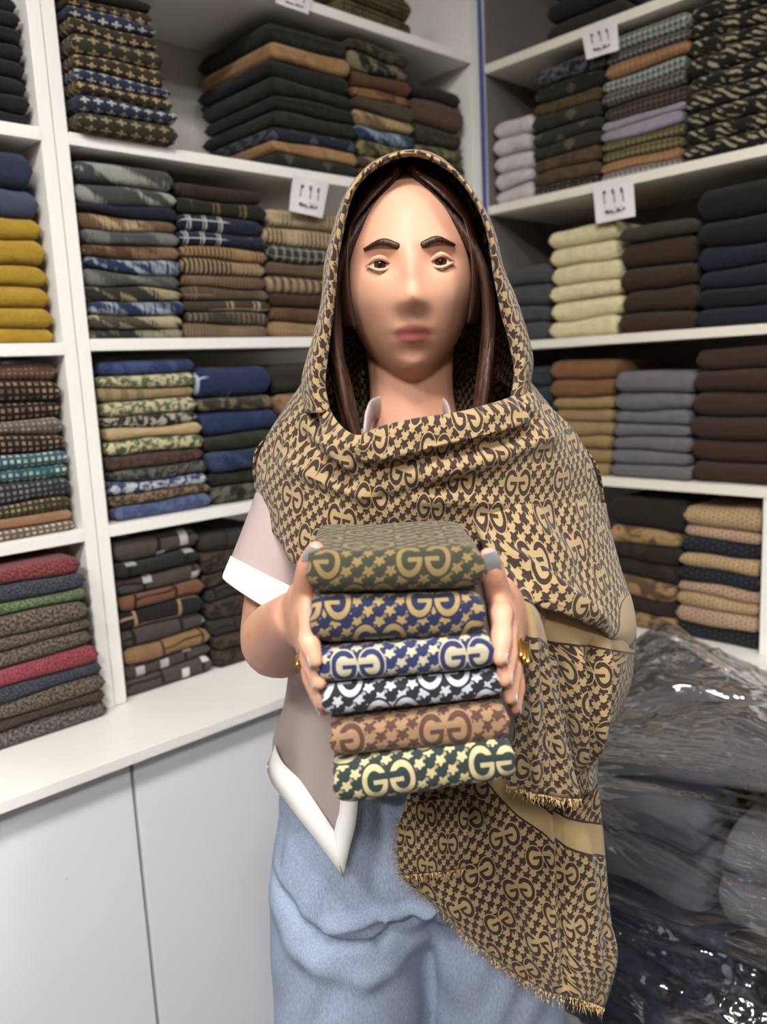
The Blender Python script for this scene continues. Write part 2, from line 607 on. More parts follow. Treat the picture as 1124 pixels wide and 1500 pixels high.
# ------------------------------------------------------------------ price notes
def stroke(pts, w):
    P = spline(np.array(pts, float), 6)
    T = np.gradient(P, axis=0); T /= np.linalg.norm(T, axis=1)[:, None] + 1e-9
    N = np.stack([-T[:, 1], T[:, 0]], 1) * w / 2
    V = [(x, -.0007, z) for x, z in np.vstack([P + N, P - N])]
    n = len(P)
    return V, [(i, i + 1, n + i + 1, n + i) for i in range(n - 1)]


THREE = [[(0, -1), (-.03, 0), (-.08, 1)], [(-.08, 1), (.02, .62), (.12, .95)], [(.12, .95), (.2, .62), (.34, .98)]]
NINE = [[(.22, .98), (.0, .95), (-.02, .6), (.2, .55), (.24, .9), (.22, .98)], [(.24, .9), (.26, 0), (.28, -1)]]
WORD = [[(1.0, .5), (.85, -.1), (.45, -.1), (.3, .25), (.42, .4), (.5, .1), (.2, -.25)], [(.2, -.25), (-.2, -.1), (-.35, .35), (-.45, -.05), (-.8, -.12), (-.95, .35), (-.75, .5), (-.65, 0)], [(.62, .75), (.75, .8)], [(.05, .7), (.2, .75)], [(-.3, -.6), (-.18, -.55)]]


def price_note(wall, corners, label, o=.006):
    """corners in the photograph: top-left, top-right, bottom-right, bottom-left of the hanging paper"""
    pts = [on_wall(wall, *c, o) for c in corners]
    sgn = -1 if wall == 'L' else 1
    X = [sgn * a[0] for a in pts]; Z = [a[1] for a in pts]
    cx, cz = sum(X) / 4, max(Z)
    root = empty('price_note', CORNER + (Matrix.Rotation(WALL_ROT[wall], 3, 'Z') @ Vector((cx, -o, cz))), WALL_ROT[wall])
    tag(root, label, 'price note', 'handwritten price notes on the shelf edges')
    def lerp(s, t):
        x = (X[0] * (1 - s) + X[1] * s) * (1 - t) + (X[3] * (1 - s) + X[2] * s) * t
        z = (Z[0] * (1 - s) + Z[1] * s) * (1 - t) + (Z[3] * (1 - s) + Z[2] * s) * t
        return x - cx, z - cz
    V = []; F = []; n = 9
    for k, dy in ((0, 0), (1, .0006)):
        for i in range(n):
            for j in range(n):
                x, z = lerp(j / (n - 1), i / (n - 1))
                V.append((x, dy - .004 * (i / (n - 1)) ** 2 + .001 * math.sin(j * .9), z))
    for i in range(n - 1):
        for j in range(n - 1):
            a = i * n + j
            F.append((a, a + 1, a + n + 1, a + n)); F.append(tuple(q + n * n for q in (a, a + n, a + n + 1, a + 1)))
    link('paper', mesh_from(V, F), PAPER, root, True)
    bag = Bag()
    def put(strokes, s0, s1, t0, t1, w):
        for st in strokes:
            Vv, Ff = stroke(st, w)
            out = []
            for (x, y, z) in Vv:
                s = (s0 + s1) / 2 + x * (s1 - s0) / 2; t = (t0 + t1) / 2 - z * (t1 - t0) / 2
                X2, Z2 = lerp(s, t)
                out.append((X2, -.0015 - .004 * t * t + .001 * math.sin(s * 8 * .9), Z2))
            bag.add(out, Ff)
    put([[(x * 2 - .2, z) for x, z in st] for st in THREE], .20, .36, .22, .56, .30)
    put([[(x * 2 - .2, z) for x, z in st] for st in NINE], .42, .58, .23, .57, .30)
    put([[(x * 2 - .2, z) for x, z in st] for st in NINE], .64, .80, .24, .58, .30)
    put(WORD, .26, .76, .66, .90, .20)
    link('lettering', bag.mesh(), INK, root)
    return root


price_note('L', [(430, 256), (483, 267), (471, 320), (422, 309)], 'white paper price note reading 399 on the shelf edge beside the hooded person')
price_note('R', [(851, 45), (903, 27), (908, 74), (861, 88)], 'white paper price note on the shelf edge above the checked scarves')
price_note('R', [(868, 270), (927, 259), (932, 317), (875, 328)], 'white paper price note hanging over the cream scarves')
price_note('L', [(410, -22), (462, -8), (450, 22), (402, 5)], 'white paper price note on the shelf edge over the dark olive stack')

# ------------------------------------------------------------------ folded scarves on the shelves
ORD = ['topmost', 'second', 'third', 'fourth', 'fifth', 'sixth', 'seventh', 'eighth', 'ninth', 'tenth', 'eleventh', 'twelfth', 'thirteenth']


def make_wave(rng, w, amp):
    k = [(rng.uniform(-1, 1) * amp / (i + 1), (i + .6) * math.pi / w, rng.uniform(0, 6.3)) for i in range(3)]
    return lambda x: sum(a * np.sin(f * x + p) for a, f, p in k)


def fold_mesh(w, d, h, rng, wb, wt, crease=0.0, rag=0.0, nx=16):
    """a folded cloth: front at y=0, rounded front fold, top and bottom follow the waves wb and wt"""
    r = h * .5
    er = min(h * .55, .016)
    xs = np.concatenate([-w / 2 + er * (1 - np.cos(np.array([.08, .4, .8, 1.2]))), np.linspace(-w / 2 + er * 1.05, w / 2 - er * 1.05, nx), w / 2 - er * (1 - np.cos(np.array([1.2, .8, .4, .08])))])
    ins = np.clip((np.abs(xs) - (w / 2 - er)) / er, 0, .999)
    e = np.sqrt(1 - ins ** 2) * .62 + .38
    prof = []   # (y, t 0..1)
    for a in np.linspace(-math.pi / 2, math.pi / 2, 11):
        k = 1 - crease * math.exp(-(a / .28) ** 2)
        prof.append((r * .9 - r * .9 * math.cos(a) * k, .5 + .5 * math.sin(a)))
    for y in np.linspace(r * 1.6, d - r * 1.6, 4): prof.append((y, 1.0))
    for a in np.linspace(math.pi / 2, -math.pi / 2, 5): prof.append((d - r + r * math.cos(a), .5 + .5 * math.sin(a)))
    for y in np.linspace(d - r * 1.6, r * 1.6, 4): prof.append((y, 0.0))
    prof = np.array(prof)
    m = len(prof)
    wav = make_wave(rng, w, .004)
    V = []; UV = []
    dv = np.concatenate([[0], np.cumsum(np.hypot(np.diff(prof[:, 0]), np.diff(prof[:, 1]) * h))])
    puff = 1 + .05 * np.sin(xs * rng.uniform(10, 30) + rng.uniform(0, 6))
    for i, x in enumerate(xs):
        zb, zt = float(wb(x)), h + float(wt(x))
        t = .5 + (prof[:, 1] - .5) * e[i]
        y = prof[:, 0] + float(wav(x)) + (1 - e[i]) * .004
        sag = 1 - .0 * y
        z = zb + (zt - zb) * t * sag
        xo = x + rag * (math.sin(i * 2.1) * .5) * (ins[i] > 0) + (.0015 * np.sin(prof[:, 1] * 9 + i) if ins[i] > 0 else 0)
        V.append(np.stack([np.broadcast_to(xo, y.shape), y, z], 1))
        UV.append(np.stack([np.full(m, x), dv], 1))
    V = np.vstack(V); UV = np.vstack(UV)
    n = len(xs)
    F = [(i * m + j, (i + 1) * m + j, (i + 1) * m + (j + 1) % m, i * m + (j + 1) % m) for i in range(n - 1) for j in range(m)]
    F.append(tuple(range(m))); F.append(tuple((n - 1) * m + j for j in range(m - 1, -1, -1)))
    return mesh_from(V, F, 'folded', UV)


_seed = [100]
_placed = []      # (wall, z0, z1, x0, x1) of every folded scarf so far
BAYS = {'L': [(-(s_strip_r - .002), -.037), (-(s_strip_l + .945), -(s_strip_l + .002))], 'R': [(.0185, s_div + .89)]}


def stack(wall, shelf_z, quad, items, desc, weights=None, o=-.012, d=.22, crease=.25, top=None, bottom_z=None):
    """quad: corners of the stack's front in the photograph (top-left, top-right, bottom-left, bottom-right);
    items: (material, look) from the top down"""
    _seed[0] += 1
    rng = random.Random(_seed[0])
    sg = -1 if wall == 'L' else 1
    TL, TR, BL, BR = [on_wall(wall, *q, o) for q in quad]
    zt = (TL[1] + TR[1]) / 2
    zb = shelf_z + .0008
    above = min(z + (R_OFF if wall == 'R' else 0) for z in (Z_C, Z_B, Z_A, Z_O, 2.47) if z > shelf_z + .1)
    zt = min(zt, above - TH - .016)
    n = len(items)
    wts = list(reversed(weights)) if weights else [1.0 * rng.uniform(.85, 1.15) for _ in items]
    tot = sum(wts); acc = 0.0
    tilt = 0.0
    wprev = lambda x: 0.0 * x
    mine = []
    for k in range(n):            # from the bottom up
        mat, look = items[n - 1 - k]
        f0, f1 = acc / tot, (acc + wts[k]) / tot
        acc += wts[k]
        f = (f0 + f1) / 2
        xl = (sg * BL[0]) * (1 - f) + (sg * TL[0]) * f
        xr = (sg * BR[0]) * (1 - f) + (sg * TR[0]) * f
        w = (xr - xl) * rng.uniform(.965, 1.0)
        cx = (xl + xr) / 2 + rng.uniform(-.004, .004)
        z0, z1 = zb + (zt - zb) * f0, zb + (zt - zb) * f1
        h = z1 - z0
        x0, x1 = cx - w / 2, cx + w / 2
        for a, b in ([(.0185, s_div - .004)] if shelf_z == Z_KR else BAYS[wall]):
            if a - .06 < cx < b + .02 and abs(x0) < 3: x0, x1 = max(x0, a + .006), min(x1, b - .006)
        for (pw, pa, pb, pl, pr) in _placed:
            if pw == wall and pa < z1 + .003 and pb > z0 - .003:
                if pl < x0 < pr + .004: x0 = pr + .004
                if pl - .004 < x1 < pr: x1 = pl - .004
        mine.append((wall, z0, z1, x0, x1))
        cx, w = (x0 + x1) / 2, x1 - x0
        wnext = make_wave(rng, max(.1, w), min(.005, h * .2)) if k < n - 1 else make_wave(rng, max(.1, w), .003)
        me = fold_mesh(w, d * rng.uniform(.95, 1.0), h - .0006, rng, wprev, wnext, crease if rng.random() < .5 else crease * .25)
        wprev = wnext
        ob = link('folded_scarf', me, mat, None, True)
        ob.rotation_euler = (0, 0, WALL_ROT[wall])
        ob.location = CORNER + Matrix.Rotation(WALL_ROT[wall], 3, 'Z') @ Vector((cx, -o + rng.uniform(-.004, .006), z0))
        i = n - 1 - k
        pos = 'bottom one of the' if i == n - 1 and n > 1 else ('topmost of the' if i == 0 else ORD[i] + ' from top of the')
        if n == 1: pos = 'lying alone in the'
        tag(ob, f'{look} folded scarf, {pos} {desc}', 'scarf', desc)
    _placed.extend(mine)


def C(kind, c1, c2=None, c3=None, size=.012, fuzz=.5): return cloth(kind, c1, c2, c3, size, fuzz)


BLK = (40, 38, 42)
# --- first bay of the counter wall
blk = (C('plain', (38, 37, 44), fuzz=.9), 'black ribbed knit')
stack('L', Z_A, [(-75, -25), (34, -12), (-70, 172), (57, 183)], [blk] * 8, 'black knit stack')
yel = (C('fleck', (206, 166, 10), (164, 126, 4), size=.004, fuzz=.9), 'mustard yellow knit')
stack('L', Z_B - .006, [(-75, 215), (42, 208), (-70, 498), (90, 496)], [(C('fleck', (44, 52, 76), (64, 74, 100), size=.005), 'navy blue knit'), (C('fleck', (68, 78, 104), (90, 101, 128), size=.004), 'denim blue knit')] + [yel] * 6,
      'blue and yellow stack', [56, 44, 37, 40, 33, 35, 35, 22], crease=.1)
bd = (C('dots', (40, 34, 34), (176, 136, 100), size=.011), 'black scarf with tan dots,')
bd = (bd[0], 'black tan-dotted')
td = (C('dots', (42, 104, 116), (190, 190, 170), size=.011), 'teal dotted')
stack('L', Z_C, [(-75, 522), (86, 518), (-70, 800), (120, 777)],
      [(C('dots', (112, 84, 64), (160, 122, 92), size=.009), 'brown checked'), bd, bd, (C('dots', (112, 100, 92), (176, 160, 144), size=.009), 'taupe checked'), bd, td, td,
       (C('dots', (52, 52, 60), (140, 136, 136), size=.010), 'charcoal dotted'), (C('dots', (70, 66, 48), (176, 150, 100), size=.010), 'olive and gold checked'), (C('plain', (170, 126, 88)), 'tan plain'), (C('dots', (120, 104, 88), (206, 186, 160), size=.011), 'beige checked')],
      'dotted tweed stack', [46, 42, 40, 38, 44, 32, 32, 46, 34, 24, 26], crease=.15)
cr = (C('fleck', (118, 26, 44), (166, 92, 90), size=.009), 'crimson speckled')
sl = (C('fleck', (46, 50, 62), (96, 100, 110), size=.009), 'slate blue speckled')
gb = (C('fleck', (52, 48, 46), (150, 132, 112), size=.011), 'grey brown speckled')
stack('L', Z_K, [(-80, 818), (120, 800), (-75, 1105), (160, 1040)],
      [cr, sl, (C('fleck', (36, 92, 56), (150, 160, 110), size=.010), 'green speckled'), gb, gb, gb, (C('fleck', (140, 36, 56), (186, 96, 100), size=.008), 'raspberry speckled'), sl, gb,
       (C('fleck', (70, 54, 46), (110, 88, 74), size=.010), 'dark brown speckled'), (C('fleck', (60, 58, 64), (150, 138, 130), size=.012), 'grey speckled')],
      'speckled counter stack', [34, 38, 44, 42, 36, 44, 40, 34, 42, 30, 48], o=.04, crease=.1)

# --- second bay, above the woman's shoulder
ch_br = (C('chain', (66, 54, 40), (190, 162, 112), size=.034), 'brown chain-patterned')
ch_bl = (C('chain', (50, 58, 80), (186, 184, 180), size=.034), 'blue chain-patterned')
ch_ol = (C('chain', (62, 58, 44), (168, 148, 104), size=.040), 'olive chain-patterned')
stack('L', Z_A, [(84, -30), (220, -8), (107, 200), (271, 228)],
      [(C('plain', (40, 38, 34)), 'black plain'), ch_br, ch_bl, ch_br, ch_ol, ch_br, ch_bl, ch_br, ch_bl, ch_ol],
      'chain-patterned stack', [20, 18, 22, 20, 32, 24, 22, 20, 24, 34], o=.035, crease=.1, d=.24)
dk = (C('camo', (42, 42, 34), (52, 52, 42), size=.02), 'dark olive')
bk = (C('plain', (36, 38, 32)), 'black green')
tn = (C('camo', (184, 142, 92), (172, 130, 84), size=.03), 'tan')
stack('L', Z_A, [(396, 22), (512, 62), (402, 228), (528, 262)],
      [dk, tn, bk, dk, bk, dk, (C('star', (40, 44, 64), (90, 94, 106), size=.05), 'navy starred'), tn, (C('star', (48, 44, 36), (92, 86, 72), size=.05), 'brown black starred')],
      'tall dark olive stack', [42, 32, 36, 36, 34, 34, 26, 28, 28], o=-.005, d=.27, crease=.3)
stack('L', Z_A, [(512, 44), (602, 80), (530, 264), (612, 278)],
      [(C('camo', (60, 58, 40), (104, 98, 66), size=.02), 'olive camouflage'), (C('camo', (40, 40, 34), (150, 136, 100), size=.05), 'dark cream-edged'), (C('plain', (112, 76, 40)), 'rust brown'), (C('camo', (162, 118, 66), (120, 80, 42), size=.05), 'golden tan'),
       (C('plain', (92, 78, 58)), 'taupe'), (C('ikat', (132, 104, 70), (190, 164, 112)), 'cream streaked tan'), (C('ikat', (52, 76, 112), (150, 176, 196)), 'blue tie-dyed'), (C('camo', (70, 66, 46), (150, 138, 88), size=.02), 'khaki camouflage'),
       (C('ikat', (92, 78, 62), (176, 152, 108)), 'cream streaked brown'), (C('plain', (120, 92, 56)), 'ochre')],
      'mixed stack beside olive stack', o=-.01)
stack('L', Z_A, [(606, 112), (676, 138), (614, 282), (684, 296)],
      [(C('plain', (52, 48, 46)), 'charcoal'), (C('plain', (106, 82, 66)), 'cocoa brown'), (C('camo', (58, 54, 44), (84, 78, 60), size=.02), 'dark camouflage'), (C('camo', (92, 92, 62), (142, 134, 96), size=.02), 'khaki camouflage'), (C('camo', (58, 58, 50), (74, 72, 60), size=.02), 'dark grey green'), (C('camo', (66, 64, 48), (96, 90, 62), size=.02), 'dull olive')],
      'short stack beside corner upright', [26, 44, 32, 26, 28, 30], o=-.01)
twd = (C('dots', (70, 62, 34), (140, 124, 70), size=.010), 'olive tweed')
stack('L', Z_O, [(500, -70), (604, -40), (500, 10), (607, 42)], [twd] * 3, 'stack on the highest visible shelf')

gi = (C('ikat', (80, 84, 84), (166, 166, 158)), 'grey and white streaked')
gg_ = (C('ikat', (92, 94, 90), (128, 130, 124)), 'mid grey streaked')
bi = (C('ikat', (46, 60, 92), (164, 178, 190)), 'blue and white streaked')
stack('L', Z_B, [(107, 228), (256, 256), (131, 495), (271, 495)],
      [gi, gi, (C('plain', (36, 40, 58)), 'navy'), (C('ikat', (128, 98, 68), (192, 168, 128)), 'tan streaked'), gg_, (C('ikat', (100, 70, 48), (150, 118, 84)), 'brown streaked'), bi, gg_,
       (C('ikat', (60, 58, 52), (180, 162, 122)), 'cream and charcoal streaked'), bi, (C('ikat', (92, 84, 68), (190, 176, 138)), 'cream streaked'), (C('ikat', (54, 56, 58), (160, 152, 124)), 'charcoal streaked')],
      'tie-dyed stack', [34, 32, 18, 24, 22, 24, 24, 24, 24, 24, 24, 16], crease=.12)
nv = (C('plaid', (38, 44, 68), (210, 210, 206), size=.035), 'navy and white plaid')
stack('L', Z_B, [(259, 252), (389, 290), (269, 495), (398, 495)],
      [(C('stripe', (58, 46, 34), (76, 62, 46), size=.01), 'dark brown'), (C('plaid', (46, 44, 34), (140, 112, 60), size=.06), 'dark olive plaid'), nv, nv, (C('stripe', (182, 144, 94), (112, 84, 54), size=.009), 'tan striped'),
       (C('stripe', (176, 146, 106), (42, 38, 34), size=.010), 'black striped'), (C('stripe', (142, 112, 78), (108, 84, 58), size=.008), 'brown striped'), (C('plaid', (104, 84, 64), (140, 120, 92), size=.05), 'taupe plaid'),
       (C('plaid', (84, 70, 56), (190, 170, 130), size=.06), 'dark taupe plaid'), (C('stripe', (74, 66, 56), (140, 122, 96), size=.012), 'charcoal striped'), (C('stripe', (146, 120, 88), (118, 96, 70), size=.007), 'sand striped')],
      'striped plaid stack', [26, 26, 26, 28, 22, 26, 24, 20, 20, 22, 24], crease=.15)
be = (C('stripe', (196, 172, 132), (116, 92, 66), size=.011), 'beige striped')
stack('L', Z_B, [(386, 300), (508, 320), (397, 496), (520, 496)],
      [be, be, (C('plaid', (66, 62, 58), (190, 184, 172), size=.02), 'grey plaid'), (C('stripe', (120, 96, 70), (104, 82, 60), size=.008), 'taupe'), (C('stripe', (176, 150, 112), (110, 88, 64), size=.02), 'sand barred'), (C('plain', (78, 54, 36)), 'dark brown'), (C('stripe', (104, 74, 48), (130, 96, 66), size=.01), 'chestnut'), (C('stripe', (182, 146, 104), (150, 116, 80), size=.008), 'tan')],
      'stack beside the patterned hood', [28, 24, 24, 26, 26, 22, 22, 24])

cg = (C('camo', (204, 192, 150), (110, 124, 92), size=.011), 'cream and green mottled')
stack('L', Z_C, [(143, 518), (285, 517), (166, 764), (312, 744)],
      [(C('camo', (52, 66, 112), (74, 90, 140), size=.03), 'indigo'), cg, (C('stripe', (172, 148, 104), (150, 128, 88), size=.03), 'khaki'), cg, (C('camo', (48, 46, 44), (176, 170, 150), size=.012), 'black and cream mottled'), (C('plain', (198, 172, 120)), 'pale tan'), (C('camo', (206, 194, 146), (92, 108, 76), size=.014), 'cream with green mottled'),
       (C('camo', (86, 62, 54), (104, 76, 66), size=.01), 'maroon brown'), (C('camo', (48, 50, 56), (110, 106, 100), size=.01), 'charcoal mottled'), (C('camo', (58, 74, 124), (192, 196, 198), size=.014), 'blue and white mottled'), (C('camo', (150, 124, 96), (84, 68, 56), size=.010), 'brown mottled'), (C('camo', (78, 92, 136), (98, 112, 152), size=.02), 'bright blue')],
      'mottled stack', [26, 22, 22, 28, 18, 26, 22, 24, 24, 22, 20, 26], crease=.1)
stack('L', Z_C, [(285, 536), (400, 536), (313, 742), (418, 726)],
      [(C('plaid', (40, 56, 100), (180, 190, 206), size=.07), 'royal blue plaid'), (C('camo', (66, 64, 48), (128, 118, 88), size=.02), 'olive camouflage'), (C('camo', (40, 58, 102), (48, 66, 112), size=.03), 'royal blue'), (C('camo', (48, 50, 36), (60, 60, 44), size=.02), 'dark green'),
       (C('ikat', (40, 54, 92), (62, 78, 116)), 'cobalt blue'), (C('camo', (42, 42, 32), (56, 56, 40), size=.02), 'dark moss'), (C('camo', (40, 40, 32), (110, 106, 92), size=.05), 'blackish green')],
      'blue and olive stack', [46, 22, 34, 28, 32, 24, 26], crease=.1)
stack('L', Z_C, [(400, 530), (520, 530), (422, 724), (535, 712)],
      [(C('plain', (62, 54, 48)), 'dark taupe'), (C('camo', (160, 128, 92), (130, 100, 70), size=.03), 'tan mottled'), (C('plain', (54, 50, 44)), 'umber'), (C('plain', (70, 60, 50)), 'grey brown'), (C('plain', (52, 46, 42)), 'blackish brown')],
      'stack behind the patterned shawl')
tp = (C('bold', (92, 80, 76), (40, 36, 36), (190, 184, 180), size=.10), 'taupe block-lined')
stack('L', Z_K, [(165, 784), (291, 770), (186, 1020), (314, 992)],
      [tp, (C('bold', (48, 46, 50), (28, 28, 30), (170, 168, 168), size=.12), 'black block-lined'), tp, (C('bold', (136, 92, 64), (46, 36, 32), size=.08), 'rust block-lined'), (C('bold', (44, 40, 40), (190, 146, 100), size=.09), 'black and tan block-lined'), tp,
       (C('bold', (160, 122, 80), (84, 60, 40), size=.08), 'tan block-lined'), tp, (C('bold', (96, 84, 80), (50, 44, 44), (220, 214, 206), size=.09), 'taupe white-marked')],
      'block-lined counter stack', [42, 30, 34, 34, 38, 36, 36, 26, 36], crease=.08)
dm = (C('camo', (48, 42, 38), (88, 68, 50), size=.016), 'dark brown mottled')
dg = (C('bold', (64, 58, 56), (34, 30, 30), size=.07), 'charcoal block-lined')
stack('L', Z_K, [(294, 790), (402, 764), (318, 992), (425, 966)], [dg, dm, dm, dg, dm, dg, dm, dm], 'dark stack behind white sleeve hem')

# --- second wall
stack('R', Z_O + R_OFF, [(808, -30), (912, -75), (797, 62), (912, 16)], [(C('plain', (50, 46, 40)), 'dark umber'), (C('plain', (38, 42, 54)), 'dark navy'), (C('plain', (58, 52, 46)), 'grey brown')], 'stack above the price note', [30, 28, 30])
stack('R', Z_A + R_OFF, [(703, 180), (777, 172), (713, 304), (780, 288)], [(C('plain', (212, 202, 204), fuzz=.4), 'white fringed')] * 5, 'white stack in the shelf corner')
sb = (C('star', (60, 60, 50), (110, 100, 78), size=.06), 'slate olive')
bw = (C('camo', (98, 76, 48), (110, 88, 56), size=.02), 'bronze brown')
stack('R', Z_A + R_OFF, [(781, 98), (884, 78), (779, 285), (877, 262)],
      [(C('camo', (38, 40, 52), (110, 110, 120), size=.02), 'navy dotted'), (C('star', (48, 46, 36), (90, 82, 64), size=.05), 'dark olive starred'), bw, sb, sb, sb, bw, bw, (C('dots', (50, 44, 38), (130, 112, 88), size=.014), 'black dotted')],
      'stack beside the white stack', [24, 24, 22, 22, 24, 20, 22, 18, 18])
tk = (C('check', (64, 104, 108), (180, 178, 160), size=.006), 'teal checked')
ol = (C('check', (92, 84, 50), (150, 138, 88), size=.006), 'olive checked')
lv = (C('plain', (164, 156, 170)), 'lilac grey')
stack('R', Z_A + R_OFF, [(885, 48), (1014, 6), (877, 262), (998, 234)],
      [tk, (C('check', (50, 52, 68), (150, 140, 130), size=.006), 'navy checked'), (C('check', (182, 138, 92), (160, 118, 78), size=.006), 'tan checked'), tk, (C('check', (66, 64, 66), (140, 132, 122), size=.006), 'grey checked'), (C('check', (56, 46, 42), (112, 92, 76), size=.006), 'dark brown checked'), lv, lv, ol, ol, (C('check', (188, 142, 94), (170, 124, 80), size=.006), 'apricot checked'), (C('check', (176, 170, 166), (120, 112, 110), size=.006), 'pale grey checked')],
      'checked stack', [26, 20, 20, 22, 22, 24, 18, 18, 18, 18, 18, 14], crease=.35)
zb = (C('zebra', (38, 36, 32), (176, 164, 128)), 'black and cream zebra')
stack('R', Z_A + R_OFF, [(1010, 0), (1165, -50), (1000, 234), (1165, 194)], [zb] * 9, 'zebra stack', o=.0)
stack('R', Z_B + R_OFF, [(735, 392), (803, 388), (748, 497), (803, 492)], [(C('plain', (88, 86, 92)), 'slate grey')] * 4, 'slate grey stack in the corner')
stack('R', Z_B + R_OFF, [(804, 338), (906, 322), (803, 492), (905, 484)], [(C('plain', (232, 216, 166), fuzz=.4), 'cream')] * 6, 'cream stack', crease=.12)
stack('R', Z_B + R_OFF, [(909, 330), (1017, 322), (906, 485), (1016, 478)],
      [(C('plain', (74, 70, 58)), 'grey olive')] + [(C('plain', (74, 54, 38)), 'chocolate brown')] * 4, 'chocolate stack beside cream stack', [22, 40, 36, 36, 28], crease=.1)
bl2 = (C('plain', (38, 36, 35)), 'soft black')
nv2 = (C('plain', (40, 42, 60)), 'dark navy')
stack('R', Z_B + R_OFF, [(1020, 272), (1165, 258), (1018, 478), (1165, 470)], [bl2, bl2, nv2, nv2, bl2, nv2], 'black and navy stack', [48, 42, 30, 30, 30, 28], crease=.1)
stack('R', Z_C + R_OFF, [(735, 540), (801, 536), (755, 690), (812, 690)], [(C('check', (44, 58, 64), (64, 78, 84), size=.006), 'dark teal')] * 5, 'dark teal stack in the corner')
sn = (C('plain', (172, 142, 90)), 'sand')
stack('R', Z_C + R_OFF, [(804, 530), (901, 526), (817, 692), (890, 695)], [(C('plain', (146, 100, 58)), 'copper brown')] * 2 + [sn] * 6, 'sand stack', [26, 26, 18, 20, 20, 20, 20, 18], crease=.1)
stack('R', Z_C + R_OFF, [(900, 544), (1014, 540), (890, 695), (1010, 705)], [(C('plain', (122, 118, 124)), 'dove grey')] * 7, 'dove grey stack', [32, 26, 22, 20, 22, 20, 20], crease=.12)
stack('R', Z_C + R_OFF, [(1015, 508), (1165, 512), (1010, 705), (1165, 722)], [(C('plain', (76, 54, 42)), 'dark chocolate')] * 6, 'dark chocolate stack', crease=.08)
st_ = (C('camo', (184, 148, 96), (120, 90, 58), size=.05), 'tan bar-marked')
db = (C('camo', (56, 46, 38), (70, 58, 46), size=.03), 'dark umber')
stack('R', Z_KR, [(893, 726), (1000, 738), (895, 908), (986, 925)], [(C('plain', (52, 42, 34)), 'thick black brown'), st_, db, db, st_, db, st_], 'tan and umber counter stack', [44, 26, 26, 26, 28, 22, 26], crease=.1)
bdt = (C('star', (196, 164, 116), (130, 100, 78), size=.010), 'beige dotted')
pk = (C('star', (196, 162, 130), (130, 96, 88), size=.010), 'pinkish dotted')
nd = (C('star', (40, 42, 52), (74, 74, 78), size=.012), 'black dotted')
stack('R', Z_KR, [(990, 742), (1122, 748), (984, 926), (1112, 950)], [(bdt[0], 'thick beige dotted'), pk, nd, bdt, nd, pk, bdt, pk, nd], 'dotted counter stack', [34, 18, 24, 24, 24, 18, 22, 26, 28], crease=.1)

# ------------------------------------------------------------------ the scarves held in the hands
HELD = [  # (left x, right x, y top-left, y bottom-left, rise to the right, distance, dark, light, light letters, look)
    (446, 712, 806, 872, 4, .625, (52, 52, 42), (120, 102, 66), True, 'olive and gold'),
    (452, 714, 877, 949, 8, .622, (34, 38, 64), (142, 122, 80), True, 'navy and gold'),
    (463, 728, 953, 1008, 24, .620, (40, 48, 84), (172, 164, 140), False, 'blue and cream'),
    (472, 742, 1011, 1056, 28, .618, (36, 37, 42), (176, 180, 188), True, 'black and white'),
    (483, 752, 1060, 1120, 24, .616, (80, 58, 49), (142, 112, 86), False, 'brown and tan'),
    (491, 762, 1124, 1190, 40, .612, (40, 52, 50), (180, 166, 128), True, 'dark green and cream'),
]
rng = random.Random(5)
HELD_MATS = []
zero = lambda x: 0.0 * x
stack_pts = []
prev_bottom = None
for i, (xl, xr, yt, yb, rise, Y, dark, light, gl, look) in enumerate(HELD):
    TLp, BLp, TRp, BRp = at(xl, yt, Y), at(xl, yb, Y), at(xr, yt - rise, Y), at(xr, yb - rise, Y)
    c = (BLp + BRp) / 2
    w = (BRp - BLp).length
    h = ((TLp - BLp).length + (TRp - BRp).length) / 2
    ang = math.atan2((BRp - BLp).z, (BRp - BLp).x)
    wv = make_wave(rng, w, .0025)
    me = fold_mesh(w, .172, h * (.97 if i < 4 else .94), rng, zero, wv, crease=.10 if i else .03, rag=.004, nx=40)
    SC = 1.1
    m = monogram('held_' + look.replace(' ', '_'), dark, light, gl, jitter=False, scale=SC, ground=(look != 'brown and tan'), big=.31 if look != 'brown and tan' else .36)
    # lay the letters where the photograph shows them: (x of one pair, its height on the front fold)
    gpx, fv = [(620, .20), (555, 1.02), (525, .5), (655, -.02), (655, .5), (573, .5)][i]
    xl_ = (at(gpx, (yt + yb) / 2 - rise / 2, Y) - c).x
    r_ = h * .485; vmid = .5 * math.pi * math.sqrt((r_ ** 2 + (.9 * r_) ** 2) / 2)
    Pm, Qm = 5 * .0155 * SC, 2 * .0155 * SC
    du = .5 * Pm - xl_ + 20 * Pm; dv = fv * Qm - vmid + 20 * Qm
    for l in me.uv_layers[0].data: l.uv = (l.uv[0] + du, l.uv[1] + dv)
    o = link('folded_scarf', me, m, None, True)
    o.rotation_mode = 'XYZ'
    o.rotation_euler = (math.radians(-2.0), -ang, 0)
    o.location = c
    s = o.modifiers.new('s', 'SUBSURF'); s.levels = s.render_levels = 1
    pos = 'topmost' if i == 0 else ('lowest' if i == 5 else ORD[i] + ' from top')
    tag(o, f'{look} monogram folded scarf, {pos} in the stack held by the person', 'scarf', 'monogram scarves held in both hands')
    stack_pts.append((BLp, BRp, TLp, TRp))

# ------------------------------------------------------------------ the woman
person = empty('person', (0.04, .99, 0))
tag(person, 'person in a brown monogram shawl and pale jeans holding a stack of folded scarves', 'person')
PM = Matrix.Translation((-.04, -.99, 0))


def P_link(name, me, mat, parent=None, smooth=True):
    """link a mesh given in world coordinates under the person"""
    me.transform(PM)
    o = link(name, me, mat, parent or person, smooth)
    return o


